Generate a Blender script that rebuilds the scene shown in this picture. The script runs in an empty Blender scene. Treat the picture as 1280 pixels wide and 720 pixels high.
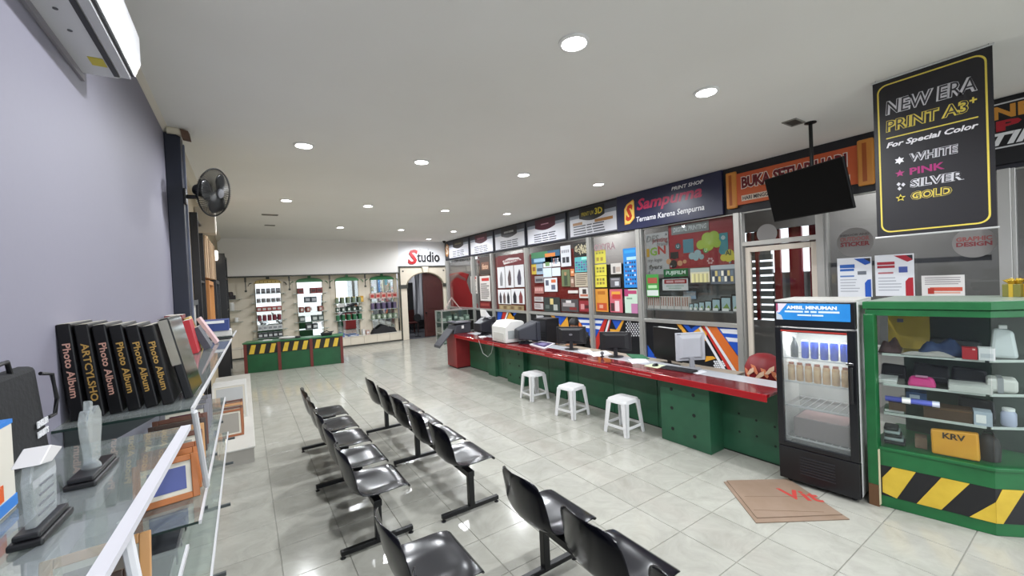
import bpy, bmesh, math, random
from mathutils import Matrix, Vector
random.seed(7)
S = bpy.context.scene
COL = S.collection
R = math.radians

# ------------------------------------------------------------------ camera
CAM = Vector((0, 0, 2.0)); F = 509.7
yaw, pitch, roll = R(33.309), R(-0.868), R(-2.6)
fw = Vector((math.sin(yaw)*math.cos(pitch), math.cos(yaw)*math.cos(pitch), math.sin(pitch)))
r0 = Vector((math.cos(yaw), -math.sin(yaw), 0)); u0 = r0.cross(fw)
rt = math.cos(roll)*r0 + math.sin(roll)*u0
up = -math.sin(roll)*r0 + math.cos(roll)*u0
cd = bpy.data.cameras.new('camera'); cam = bpy.data.objects.new('camera', cd); COL.objects.link(cam)
cd.sensor_fit = 'HORIZONTAL'; cd.sensor_width = 36; cd.lens = F*36/1280; cd.clip_start = 0.02
cam.matrix_world = Matrix(((rt.x, up.x, -fw.x, CAM.x), (rt.y, up.y, -fw.y, CAM.y), (rt.z, up.z, -fw.z, CAM.z), (0, 0, 0, 1)))
S.camera = cam
# ------------------------------------------------------------------ world, exposure
w = bpy.data.worlds.new('world'); S.world = w; w.use_nodes = True
w.node_tree.nodes['Background'].inputs[0].default_value = (0.86, 0.93, 1.0, 1)
w.node_tree.nodes['Background'].inputs[1].default_value = 1.5
vs = S.view_settings
S.display_settings.display_device = 'sRGB'
vs.view_transform = 'Standard'; vs.look = 'None'; vs.gamma = 1.0; vs.exposure = 0.86; vs.use_curve_mapping = False
S.cycles.transparent_max_bounces = 32
LAMP_W = 85.0      # watts of each ceiling downlight
ROOM_W = 60.0      # added fill lamps that brighten the rooms behind the glazing

def at(px, py, x=None, y=None, z=None):
    """the point where the photo's pixel ray meets a plane of the room"""
    d = fw + rt*((px-640)/F) - up*((py-360)/F)
    if x is not None: t = (x-CAM.x)/d.x
    elif y is not None: t = (y-CAM.y)/d.y
    else: t = (z-CAM.z)/d.z
    return CAM + d*t

# ------------------------------------------------------------------ materials
def lin(c):
    if isinstance(c, str):
        c = c.lstrip('#'); c = [int(c[i:i+2], 16)/255 for i in (0, 2, 4)]
        c = [v/12.92 if v <= .04045 else ((v+.055)/1.055)**2.4 for v in c]
    return (c[0], c[1], c[2], 1)
MC = {}
def mat(col, rough=.5, metal=0.0, noise=None, bump=None, emit=None, coat=0, key=None, spec=None):
    k = key or ('%s_%s_%s_%s_%s_%s_%s_%s' % (col, rough, metal, noise, bump, emit, coat, spec))
    if k in MC: return MC[k]
    m = bpy.data.materials.new('m_'+str(len(MC))); m.use_nodes = True; MC[k] = m
    nt = m.node_tree; b = nt.nodes['Principled BSDF']; c = lin(col)
    b.inputs['Base Color'].default_value = c; b.inputs['Roughness'].default_value = rough
    b.inputs['Metallic'].default_value = metal
    if coat: b.inputs['Coat Weight'].default_value = coat
    if spec is not None: b.inputs['Specular IOR Level'].default_value = spec
    if emit:
        b.inputs['Emission Color'].default_value = c; b.inputs['Emission Strength'].default_value = emit
    if noise or bump:
        tc = nt.nodes.new('ShaderNodeTexCoord')
    if noise:
        sc, amt, c2 = noise
        n = nt.nodes.new('ShaderNodeTexNoise'); n.inputs['Scale'].default_value = sc; n.inputs['Detail'].default_value = 6
        r = nt.nodes.new('ShaderNodeValToRGB')
        r.color_ramp.elements[0].position = .5-amt/2; r.color_ramp.elements[1].position = .5+amt/2
        r.color_ramp.elements[0].color = c; r.color_ramp.elements[1].color = lin(c2)
        nt.links.new(tc.outputs['Object'], n.inputs['Vector']); nt.links.new(n.outputs['Fac'], r.inputs['Fac'])
        nt.links.new(r.outputs['Color'], b.inputs['Base Color'])
    if bump:
        sc, st = bump
        n2 = nt.nodes.new('ShaderNodeTexNoise'); n2.inputs['Scale'].default_value = sc
        bp = nt.nodes.new('ShaderNodeBump'); bp.inputs['Strength'].default_value = st; bp.inputs['Distance'].default_value = .01
        nt.links.new(tc.outputs['Object'], n2.inputs['Vector']); nt.links.new(n2.outputs['Fac'], bp.inputs['Height'])
        nt.links.new(bp.outputs['Normal'], b.inputs['Normal'])
    return m
def glass(tint='#f6faf8', refl=.03, key='glass', rough=.0, haze=0.0):
    if key in MC: return MC[key]
    m = bpy.data.materials.new('m_'+key); m.use_nodes = True; MC[key] = m
    nt = m.node_tree; nt.nodes.remove(nt.nodes['Principled BSDF']); o = nt.nodes['Material Output']
    tr = nt.nodes.new('ShaderNodeBsdfTransparent'); tr.inputs[0].default_value = lin(tint)
    gl = nt.nodes.new('ShaderNodeBsdfGlossy'); gl.inputs['Roughness'].default_value = rough
    lw = nt.nodes.new('ShaderNodeLayerWeight'); lw.inputs['Blend'].default_value = .5; fr = nt.nodes.new('ShaderNodeMath'); fr.operation = 'POWER'; fr.inputs[1].default_value = 4.5; nt.links.new(lw.outputs['Facing'], fr.inputs[0])
    ad = nt.nodes.new('ShaderNodeMath'); ad.operation = 'ADD'; ad.use_clamp = True; ad.inputs[1].default_value = refl
    mx = nt.nodes.new('ShaderNodeMixShader')
    nt.links.new(fr.outputs[0], ad.inputs[0]); nt.links.new(ad.outputs[0], mx.inputs[0])
    nt.links.new(tr.outputs[0], mx.inputs[1]); nt.links.new(gl.outputs[0], mx.inputs[2]); nt.links.new(mx.outputs[0], o.inputs[0])
    if haze:  # even pale grey mixed into the glass
        df = nt.nodes.new('ShaderNodeBsdfDiffuse'); df.inputs[0].default_value = lin('#c9cfcd'); m2 = nt.nodes.new('ShaderNodeMixShader'); m2.inputs[0].default_value = haze
        nt.links.new(mx.outputs[0], m2.inputs[1]); nt.links.new(df.outputs[0], m2.inputs[2]); nt.links.new(m2.outputs[0], o.inputs[0])
    return m
def tile_material():
    m = bpy.data.materials.new('m_tile'); m.use_nodes = True; nt = m.node_tree; b = nt.nodes['Principled BSDF']
    tc = nt.nodes.new('ShaderNodeTexCoord'); oi = nt.nodes.new('ShaderNodeObjectInfo')
    ge = nt.nodes.new('ShaderNodeNewGeometry')
    n = nt.nodes.new('ShaderNodeTexNoise'); n.inputs['Scale'].default_value = 3.5; n.inputs['Detail'].default_value = 9; n.inputs['Roughness'].default_value = .7
    n.inputs['Distortion'].default_value = 1.2
    r = nt.nodes.new('ShaderNodeValToRGB')
    r.color_ramp.elements[0].position = .3; r.color_ramp.elements[0].color = lin('#99988f')
    r.color_ramp.elements[1].position = .62; r.color_ramp.elements[1].color = lin('#aaa9a0')
    nt.links.new(ge.outputs['Position'], n.inputs['Vector']); nt.links.new(n.outputs['Fac'], r.inputs['Fac'])
    hs = nt.nodes.new('ShaderNodeHueSaturation')
    mr = nt.nodes.new('ShaderNodeMapRange'); mr.inputs[3].default_value = .94; mr.inputs[4].default_value = 1.04
    nt.links.new(oi.outputs['Random'], mr.inputs[0]); nt.links.new(mr.outputs[0], hs.inputs['Value'])
    nt.links.new(r.outputs['Color'], hs.inputs['Color']); nt.links.new(hs.outputs['Color'], b.inputs['Base Color'])
    b.inputs['Roughness'].default_value = .13; b.inputs['Specular IOR Level'].default_value = .5
    return m
WHITE = mat('#e8e8e6', .35); BLACK = mat('#131316', .4); DKNAVY = mat('#1b1d2b', .45)
GREEN = mat('#1f6b3a', .38, noise=(6, .5, '#185a30')); GREEN_D = mat('#2b5d42', .38, noise=(5, .6, '#24503a'))
ALU = mat('#b9b8b4', .32, .55); CHROME = mat('#c9c9cc', .15, 1.0); STEEL = mat('#d9d9dc', .35, .3)
REDTOP = mat('#a5131f', .12, coat=.4); CREAM = mat('#ded5c4', .55, noise=(3, .6, '#d3c9b6'))
MIRROR = mat('#dfe3e2', .02, 1.0); GLASS = glass(); SHELFGLASS = glass('#f4faf7', .12, 'shelfglass', .03, .10)  # shelf haze: dust plus the ceiling's reflection put into the glass colour
WINGLASS = glass('#eef0f0', .03, 'winglass'); YELLOW = mat('#d8b83c', .5, noise=(9, .4, '#c9a832'))
SEATPL = mat('#0b0c14', .19, spec=.38); METALBK = mat('#0f1012', .35, .3)

# ------------------------------------------------------------------ mesh building
class MB:
    def __init__(s): s.v = []; s.f = []; s.m = []
    def add(s, vs_, fs, m=0, M=None):
        n = len(s.v)
        for p in vs_:
            p = Vector(p); s.v.append(tuple(M @ p) if M else tuple(p))
        for f in fs: s.f.append([n+i for i in f]); s.m.append(m)
        return s
    def box(s, x0, x1, y0, y1, z0, z1, m=0, M=None):
        x0, x1 = min(x0, x1), max(x0, x1); y0, y1 = min(y0, y1), max(y0, y1); z0, z1 = min(z0, z1), max(z0, z1)
        v = [(x0, y0, z0), (x1, y0, z0), (x1, y1, z0), (x0, y1, z0), (x0, y0, z1), (x1, y0, z1), (x1, y1, z1), (x0, y1, z1)]
        return s.add(v, [(0, 3, 2, 1), (4, 5, 6, 7), (0, 1, 5, 4), (1, 2, 6, 5), (2, 3, 7, 6), (3, 0, 4, 7)], m, M)
    def hexa(s, bot, top, m=0, M=None):
        return s.add(list(bot)+list(top), [(0, 3, 2, 1), (4, 5, 6, 7), (0, 1, 5, 4), (1, 2, 6, 5), (2, 3, 7, 6), (3, 0, 4, 7)], m, M)
    def prism(s, poly, d0, d1, m=0, M=None):
        """poly in local xy (ccw), extruded d0..d1 along local z"""
        n = len(poly); v = [(p[0], p[1], d0) for p in poly]+[(p[0], p[1], d1) for p in poly]
        f = [list(range(n))[::-1], list(range(n, 2*n))]+[(i, (i+1) % n, n+(i+1) % n, n+i) for i in range(n)]
        return s.add(v, f, m, M)
    def poly(s, pts, m=0, M=None): return s.add(pts, [list(range(len(pts)))], m, M)
    def lathe(s, prof, n=16, m=0, M=None):
        v = []; f = []
        for (r, z) in prof:
            for i in range(n):
                a = 2*math.pi*i/n; v.append((r*math.cos(a), r*math.sin(a), z))
        for k in range(len(prof)-1):
            for i in range(n):
                j = (i+1) % n; f.append((k*n+i, k*n+j, (k+1)*n+j, (k+1)*n+i))
        f.append(tuple(range(n))[::-1]); f.append(tuple(range((len(prof)-1)*n, len(prof)*n)))
        return s.add(v, f, m, M)
    def tube(s, path, r, n=8, m=0, M=None, closed=False):
        P = [Vector(p) for p in path]; v = []; f = []; k = len(P)
        for i, p in enumerate(P):
            a = P[(i-1) % k] if (i > 0 or closed) else p; b = P[(i+1) % k] if (i < k-1 or closed) else p
            t = (b-a).normalized(); ref = Vector((0, 0, 1)) if abs(t.z) < .9 else Vector((1, 0, 0))
            e1 = t.cross(ref).normalized(); e2 = t.cross(e1)
            rr = r[i] if isinstance(r, (list, tuple)) else r
            for j in range(n):
                an = 2*math.pi*j/n; v.append(p+e1*(rr*math.cos(an))+e2*(rr*math.sin(an)))
        seg = k if closed else k-1
        for i in range(seg):
            i2 = (i+1) % k
            for j in range(n):
                j2 = (j+1) % n; f.append((i*n+j, i*n+j2, i2*n+j2, i2*n+j))
        if not closed: f.append(tuple(range(n))[::-1]); f.append(tuple(range((k-1)*n, k*n)))
        return s.add(v, f, m, M)
    def build(s, name, mats, parent=None, smooth=False, bevel=0, loc=None, rz=0, seg=2):
        me = bpy.data.meshes.new(name); me.from_pydata(s.v, [], s.f); me.validate()
        if not isinstance(mats, (list, tuple)): mats = [mats]
        for mm in mats: me.materials.append(mm)
        if len(mats) > 1 and len(me.polygons) == len(s.m): me.polygons.foreach_set('material_index', s.m)
        bm = bmesh.new(); bm.from_mesh(me); bmesh.ops.recalc_face_normals(bm, faces=bm.faces); bm.to_mesh(me); bm.free()
        if smooth:
            me.polygons.foreach_set('use_smooth', [True]*len(me.polygons))
            try: me.set_sharp_from_angle(angle=R(42))
            except Exception: pass
        me.update()
        o = bpy.data.objects.new(name, me); COL.objects.link(o)
        if parent: o.parent = parent
        if loc: o.location = loc
        if rz: o.rotation_euler.z = rz
        if bevel:
            b = o.modifiers.new('bevel', 'BEVEL'); b.width = bevel; b.segments = seg; b.limit_method = 'ANGLE'; b.angle_limit = R(40)
        return o
def bx(name, mats, x0, x1, y0, y1, z0, z1, parent=None, bevel=0, **k):
    return MB().box(x0, x1, y0, y1, z0, z1).build(name, mats, parent, bevel=bevel, **k)
def tag(o, label=None, cat=None, group=None, kind=None):
    if label: o['label'] = label
    if cat: o['category'] = cat
    if group: o['group'] = group
    if kind: o['kind'] = kind
    return o
def thing(name, label, cat, loc=(0, 0, 0), rz=0, group=None, kind=None):
    o = bpy.data.objects.new(name, None); COL.objects.link(o); o.location = loc; o.rotation_euler = (0, 0, rz)
    o.empty_display_size = .1
    return tag(o, label, cat, group, kind)
def copy_tree(o, parent=None):
    c = o.copy(); COL.objects.link(c); c.parent = parent
    for ch in list(o.children): copy_tree(ch, c)
    return c
# viewer frames: local x = viewer's right, y = up, z = towards the viewer
def MR(x, y, z): return Matrix(((0, 0, -1, x), (-1, 0, 0, y), (0, 1, 0, z), (0, 0, 0, 1)))      # on the right side, facing -X
def MBK(x, y, z): return Matrix(((1, 0, 0, x), (0, 0, -1, y), (0, 1, 0, z), (0, 0, 0, 1)))      # on the back, facing -Y
TXT = {}
def text_mb(mb, s, x0, y0, x1, y1, M, m=0, z=.001, shear=0, bold=0.0, ext=.0015):
    """lettering filling the box x0..x1, y0..y1 of frame M"""
    k = (s, shear, bold)
    if k not in TXT:
        c = bpy.data.curves.new('t', 'FONT'); c.body = s; c.shear = shear; c.offset = bold; c.extrude = .5; c.resolution_u = 2
        o = bpy.data.objects.new('t', c); COL.objects.link(o)
        bpy.context.view_layer.update()
        me = bpy.data.meshes.new_from_object(o)
        vs_ = [v.co.copy() for v in me.vertices]; fs = [list(p.vertices) for p in me.polygons]
        bpy.data.objects.remove(o); bpy.data.curves.remove(c); bpy.data.meshes.remove(me); TXT[k] = (vs_, fs)
    vs_, fs = TXT[k]
    if not vs_: return mb
    ax, bx_ = min(v.x for v in vs_), max(v.x for v in vs_); ay, by = min(v.y for v in vs_), max(v.y for v in vs_)
    out = [(x0+(v.x-ax)/(bx_-ax)*(x1-x0), y0+(v.y-ay)/(by-ay)*(y1-y0), z+(v.z+.5)*ext) for v in vs_]
    return mb.add(out, fs, m, M)
def text(name, s, x0, y0, x1, y1, M, material, parent=None, **k):
    return text_mb(MB(), s, x0, y0, x1, y1, M, **k).build(name, material, parent)
def words(name, n, x0, y0, x1, y1, M, material, parent=None, z=.001):
    """a line of print too small to read in the photograph: word shaped bars"""
    cut = [0]+sorted(.15+.7*(k+1)/n+.06*math.sin(5*k+10*x0) for k in range(n-1))+[1]
    for a, b in zip(cut[:-1], cut[1:]): MB().box(x0+(x1-x0)*a, x0+(x1-x0)*(b-.03), y0, y1, z, z+.0008, M=M).build(name, material, parent)
def rectR(px0, py0, px1, py1, x=6.78):
    """pixel rectangle -> (y_left, y_right, z_bottom, z_top) on the plane x"""
    cx, cy = (px0+px1)/2, (py0+py1)/2
    return at(px0, cy, x=x).y, at(px1, cy, x=x).y, at(cx, py1, x=x).z, at(cx, py0, x=x).z
def rectB(px0, py0, px1, py1, y):
    cx, cy = (px0+px1)/2, (py0+py1)/2
    return at(px0, cy, y=y).x, at(px1, cy, y=y).x, at(cx, py1, y=y).z, at(cx, py0, y=y).z
def lines(u0, v0, u1, v1, n, col, fill=.5, jit=.3):
    out = []; h = (v1-v0)/n
    for i in range(n): out.append((u0, v0+i*h, u1-(u1-u0)*jit*random.random(), v0+(i+fill)*h, col))
    return out
def grid(u0, v0, u1, v1, nu, nv, cols, fu=.7, fv=.7):
    out = []; a = (u1-u0)/nu; b = (v1-v0)/nv
    for j in range(nv):
        for i in range(nu): out.append((u0+i*a, v0+j*b, u0+(i+fu)*a, v0+(j+fv)*b, cols[(i+j*3) % len(cols)]))
    return out
def poster(name, label, cat, px, bg, items=(), x=6.80, group=None, th=.004, texts=(), polys=(), parent=None, rough=.45, rect=None):
    """a printed sheet on the glazing: items are printed blocks in sheet fractions, v measured from the top"""
    yl, yr, z0, z1 = rect or rectR(*px, x=x)
    W, H = yl-yr, z1-z0; M = MR(0, 0, 0)
    mats = [mat(bg, rough)]; idx = {bg: 0}; mb = MB()
    mb.box(0, W, 0, H, -th, 0)
    def mi(c):
        if c not in idx: idx[c] = len(mats); mats.append(mat(c, rough))
        return idx[c]
    e = .0006
    for i, (a, b, c, d, col) in enumerate(items):
        zz = e*(1+i % 3); mb.poly([(a*W, H*(1-d), zz), (c*W, H*(1-d), zz), (c*W, H*(1-b), zz), (a*W, H*(1-b), zz)], mi(col))
    for i, (pts, col) in enumerate(polys):
        zz = e*(4+i*.5); mb.poly([(a*W, H*(1-b), zz) for a, b in pts], mi(col))
    for (s_, a, b, c, d, col, sh, bo) in texts:
        text_mb(mb, s_, a*W, H*(1-d), c*W, H*(1-b), None, mi(col), z=e*9, shear=sh, bold=bo, ext=.0008)
    mb.v = [tuple(M @ Vector(v)) for v in mb.v]
    o = mb.build(name, mats, parent)
    o.location = (x, yl, z0)
    if not parent: tag(o, label, cat, group)
    return o

# ================================================================== SETTING
XL, XR, YB, ZC, YF = -.6, 6.8, 15.0, 3.7, -4.0
XA = 4.86      # left edge of the arch wall
# ---- floor with its tiles
fl = bx('floor', mat('#8f8d86', .8), XL-.15, 9.4, YF, 19.1, -.12, -.006)
tag(fl, 'pale marbled glossy tile floor of the shop', 'floor', kind='structure')
TS, TX, TY = .434, 2.7439, 3.257
TILE = tile_material()
def tile_mesh(x0, x1, y0, y1):
    g = .0016; b = .0025
    return MB().hexa([(x0+g, y0+g, -.006), (x1-g, y0+g, -.006), (x1-g, y1-g, -.006), (x0+g, y1-g, -.006)],
                     [(x0+g+b, y0+g+b, 0), (x1-g-b, y0+g+b, 0), (x1-g-b, y1-g-b, 0), (x0+g+b, y1-g-b, 0)])
cells = []
for i in range(-12, 16):
    for j in range(-20, 28):
        x0, y0 = TX+i*TS, TY+j*TS
        x1, y1 = x0+TS, y0+TS
        a, b, c, d = max(x0, XL), min(x1, XR), max(y0, YF), min(y1, YB)
        if b-a < .02 or d-c < .02: continue
        q = Vector(((a+b)/2, (c+d)/2, 0))-CAM; dep = q.dot(fw)
        vis = dep > .5 and abs(q.dot(rt)/dep*F) < 690 and abs(q.dot(up)/dep*F) < 410
        cells.append((0 if vis else 1, q.length, a, b, c, d))
cells.sort()
tm = None; rest = MB()
for k, (nv, ln, a, b, c, d) in enumerate(cells):
    if nv == 0 and k < 300:
        if abs(b-a-TS) < 1e-6 and abs(d-c-TS) < 1e-6:
            if tm is None:
                o = tile_mesh(-TS/2, TS/2, -TS/2, TS/2).build('tile', TILE, fl); tm = o.data
            else:
                o = bpy.data.objects.new('tile', tm); COL.objects.link(o); o.parent = fl
            o.location = ((a+b)/2, (c+d)/2, 0)
        else: tile_mesh(a, b, c, d).build('tile', TILE, fl)
    else:
        t = tile_mesh(a, b, c, d); rest.add(t.v, t.f)
tag(rest.build('distant_tiles', TILE, fl), 'the remaining floor tiles', kind='stuff')
# pavement outside the open shop front
tag(bx('pavement', mat('#c3c1ba', .8, noise=(2, .6, '#b3b1aa')), -14, 20, -30, YF-.02, -.3, -.02), 'grey street pavement outside the open shop front', 'pavement', kind='structure')
# ---- ceiling
CEIL = mat('#ecebe8', .75, noise=(.7, .8, '#e3e1dc'), bump=(2.0, .05))
tag(bx('ceiling', CEIL, XL-.15, XR+.15, YF, YB+.2, ZC, ZC+.15), 'off-white painted ceiling with recessed lights', 'ceiling', kind='structure')
# ---- left wall
LAV = mat('#7d7b88', .6, noise=(1.2, .7, '#797784'), bump=(30, .04))
YC = 5.37
tag(bx('wall_left', LAV, XL-.15, XL, YF, YC+.1, 0, ZC), 'lavender painted wall above the glass shelves', 'wall', kind='structure')
tag(bx('wall_left_far', mat('#b5a68a', .65, noise=(2, .7, '#a3957b')), XL-.15, XL, YC+.1, YB+.4, 0, ZC), 'beige wall beyond the dark column', 'wall', kind='structure')
cn = MB().prism([(0, 0), (.04, 0), (.03, -.015), (.012, -.035), (0, -.04)], YF, YC, M=Matrix(((1, 0, 0, XL), (0, 0, 1, 0), (0, 1, 0, ZC), (0, 0, 0, 1)))).build('trim_1', mat('#cfc9bd', .6))
tag(cn, 'cream cornice where lavender wall meets ceiling', 'cornice', kind='structure')
cn = MB().prism([(0, 0), (.1, 0), (.08, -.04), (.03, -.09), (0, -.1)], YC+.2, YB, M=Matrix(((1, 0, 0, XL), (0, 0, 1, 0), (0, 1, 0, ZC), (0, 0, 0, 1)))).build('trim_2', mat('#cfc8b8', .6))
tag(cn, 'cream cornice above the beige wall', 'cornice', kind='structure')
col = thing('column', 'dark navy boxed column between lavender and beige walls', 'column', (XL, YC, 0), kind='structure')
bx('column_shaft', mat('#1d2233', .5, noise=(4, .5, '#171b29')), .001, .13, -.06, .16, 0, 3.66, col, bevel=.006)
bx('column_edge_strip', mat('#5f6474', .5), .1305, .145, .10, .16, .0, 3.6, col)
# ---- back wall
UPW = mat('#eae8e4', .7, noise=(1.0, .6, '#e4e1dc'))
tag(bx('wall_back_upper', UPW, XL, XA, YB, YB+.45, 2.53, ZC), 'plain off-white upper wall above the display bay', 'wall', kind='structure')
tag(bx('wall_back_sign', mat('#e3e4e6', .5), XA, XR+.2, YB, YB+.2, 2.76, ZC), 'white wall panel carrying the studio lettering', 'wall', kind='structure')
wb = bx('wall_back', CREAM, XL, XA, YB+.36, YB+.5, 0, 2.53)
tag(wb, 'cream boarded display wall with mirrors', 'wall', kind='structure')
for i in range(14):                                  # boards of the display bay
    a = XL+i*5.46/14; bx('board', CREAM, a+.003, a+5.46/14-.003, YB+.35, YB+.36, .34, 2.5, wb, bevel=.002)
ar = thing('wall_back_arch', 'cream wall pierced by the arched studio doorway', 'wall', (0, 0, 0), kind='structure')
AX0, AX1, AS, AR = 5.13, 6.61, 1.95, .55
AC, AW = (AX0+AX1)/2, (AX1-AX0)/2
bx('pier', CREAM, XA, AX0, YB, YB+.2, 0, 2.72, ar, bevel=.004)
bx('pier', CREAM, AX1, XR+.1, YB, YB+.2, 0, 2.72, ar, bevel=.004)
am = MB(); N = 20
for i in range(N):
    a0, a1 = math.pi*(1-i/N), math.pi*(1-(i+1)/N)
    p0 = (AC+AW*math.cos(a0), AS+AR*math.sin(a0)); p1 = (AC+AW*math.cos(a1), AS+AR*math.sin(a1))
    am.prism([p0, p1, (p1[0], 2.72), (p0[0], 2.72)], 0, .2, M=Matrix(((1, 0, 0, 0), (0, 0, 1, YB), (0, 1, 0, 0), (0, 0, 0, 1))))
am.build('arch_spandrel', CREAM, ar)
ap = [(AC+(AW+.02)*math.cos(math.pi*(1-i/24)), YB-.012, AS+(AR+.02)*math.sin(math.pi*i/24)) for i in range(25)]
MB().tube(ap, .022, 8).build('arch_moulding', mat('#8d8470', .5), ar, smooth=True)
MB().prism([(-.09, 0), (.09, 0), (.14, .22), (-.14, .22)], 0, .08, M=MBK(AC, YB, AS+AR+.01)).build('keystone', mat('#d8cfbd', .5), ar, bevel=.01)
DKTRIM = mat('#3c3d36', .5)
bx('top_trim', DKTRIM, XA-.02, XR-.1, YB-.04, YB, 2.72, 2.77, ar); bx('side_trim', DKTRIM, XA-.02, XA+.03, YB-.03, YB, 0, 2.72, ar)
bx('impost', DKTRIM, XA-.04, AX0+.02, YB-.05, YB, 1.93, 2.07, ar); bx('impost', DKTRIM, AX1-.02, 6.7, YB-.05, YB, 1.93, 2.07, ar)
for px in (5.0, 6.64): MB().lathe([(.03, 0), (.03, .02)], 12, M=MBK(px, YB, 2.58)).build('boss', DKTRIM, ar)
tr = bx('trim_3', DKTRIM, XL, XA-.02, YB-.03, YB+.02, 2.5, 2.545); tag(tr, 'thin dark moulding along the top of the display bay', 'moulding', kind='structure')
for i, xx in enumerate((.05, 1.24, 2.45, 3.62)):
    r = MB(); r.box(xx-.025, xx+.025, YB-.02, YB+.02, 2.36, 2.5); r.box(xx-.012, xx+.012, YB-.01, YB+.01, 2.1, 2.36); r.box(xx-.03, xx+.03, YB-.02, YB+.02, 2.05, 2.11)
    r.build('moulding_drop', DKTRIM, tr)
    if i: continue
# plinth of the display bay
pl = thing('baseboard_back', 'low cream plinth under the mirrored display bay', 'plinth', (0, 0, 0), kind='structure')
bx('plinth_core', mat('#a69c89', .6), XL, XA-.01, YB+.012, YB+.35, 0, .325, pl)
for i in range(12):
    a = XL+i*5.45/12; bx('panel', CREAM, a+.004, a+5.45/12-.004, YB, YB+.012, .05, .32, pl, bevel=.003)
bx('plinth_top', mat('#dcd6ca', .35), XL, XA, YB-.015, YB+.35, .325, .345, pl, bevel=.004)
bx('plinth_foot', DKTRIM, XL, XA, YB-.01, YB+.01, 0, .04, pl)
# studio beyond the arch

SGR = mat('#6d6e72', .7)
for n_, lab, a in (('wall_studio_back', 'dark grey back wall of the studio', (3.9, 7.4, 18.9, 19.0, 0, 3.2)), ('wall_studio_left', 'dark grey left wall of the studio', (3.9, 4.0, YB+.51, 18.9, 0, 3.2)), ('wall_studio_right', 'dark grey right wall of the studio', (7.3, 7.4, YB+.31, 18.9, 0, 3.2)), ('ceiling_studio', 'dark grey ceiling of the studio', (3.9, 7.4, YB+.51, 19.0, 3.2, 3.3))): tag(bx(n_, SGR, *a), lab, 'wall', kind='structure')
tag(bx('floor_studio', mat('#4e4f55', .35), 4.0, 7.3, YB+.02, 18.9, -.005, .006), 'dark grey floor of the studio', 'floor', kind='structure')
# studio door leaf
dm = MB(); pts = [(5.78, .03), (AX1-.01, .03), (AX1-.01, AS)]
for i in range(0, 13):
    xx = AX1-.01-(AX1-.01-5.78)*i/12; pts.append((xx, AS+AR*math.sqrt(max(0, 1-((xx-AC)/AW)**2))-.012))
dr = thing('door_1', 'dark brown arched wooden door leaf of the studio', 'door', (0, 0, 0), kind='structure')
dm.prism(pts, 0, .045, M=Matrix(((1, 0, 0, 0), (0, 0, 1, YB+.06), (0, 1, 0, 0), (0, 0, 0, 1)))).build('door_leaf', mat('#4a2522', .45, noise=(7, .5, '#3b1c1a')), dr, bevel=.004)
for (a, b) in ((.2, .95), (1.1, 1.95)): bx('door_panel', mat('#432120', .4), 5.9, 6.5, YB+.05, YB+.062, a, b, dr, bevel=.008)
MB().lathe([(.0, 0), (.035, .0), (.035, .015), (.02, .05), (.03, .07), (.0, .085)], 14, M=MBK(5.86, YB+.06, .95)).build('door_knob', mat('#2a2a2a', .3, .8), dr, smooth=True)
# ---- right side: fascia and glazing
fa = bx('wall_right', mat('#191a22', .5), XR-.05, XR+.15, YF, YB, 2.95, ZC); tag(fa, 'black fascia wall carrying the shop signs', 'wall', kind='structure')
def rw(n_, lab, *a): tag(bx('wall_rear_%d' % n_, GRYW, *a), lab, 'wall', kind='structure')
GRYW = mat('#7a7775', .7, noise=(1, .6, '#6f6c6a'))
DY0, DY1 = 2.95, 4.2
rw(1, 'grey rear wall of the room behind the notices', 8.2, 8.3, DY1, YB, 0, 3.7); rw(2, 'grey rear wall behind the round stickers', 8.2, 8.3, YF, DY0, 0, 3.7); rw(3, 'grey wall below the added rear window', 8.2, 8.3, DY0, DY1, 0, 1.05); rw(4, 'grey wall above the added rear window', 8.2, 8.3, DY0, DY1, 2.75, 3.7)
rw(5, 'grey ceiling of the rooms behind the glazing', XR+.15, 8.3, YF, YB, 3.7, 3.8); rw(6, 'grey end wall of the room behind the red display', XR+.15, 8.2, YB+.2, YB+.3, 0, 3.7); rw(7, 'grey end wall of the back room at the shop front', XR+.15, 8.2, YF, YF+.1, 0, 3.7)
bw = thing('window_9', 'added rear window with red posts and grey louvres for the daylight in the door glass', 'window', (0, 0, 0), kind='structure')  # invented window that gives the door glass its patches of daylight
for yy, w_ in ((4.12, .05), (3.98, .06), (3.62, .1), (3.32, .2), (3.04, .12)): bx('red_post', mat('#7c1f22', .5), 8.3, 8.36, yy-w_/2, yy+w_/2, 1.05, 2.75, bw)
for i in range(9): bx('louvre', mat('#6e7475', .5), 8.31, 8.37, 3.72, 4.2, 1.08+i*.14, 1.185+i*.14, bw)
for (a, b, c, d) in ((2.95, 3.72, 1.05, 1.95), (3.76, 4.2, 2.3, 2.75)): bx('frosted_panel', mat('#8f9596', .5), 8.37, 8.39, a, b, c, d, bw)
bx('transom', mat('#5d5a58', .5), 8.3, 8.36, DY0, DY1, 2.45, 2.52, bw)
ZR = 1.12
POSTS = [14.93, 12.75, 11.4, 9.48, 6.94, 5.51, 3.52, 2.38, .73, -1.2, -3.9]
n = 0
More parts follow.
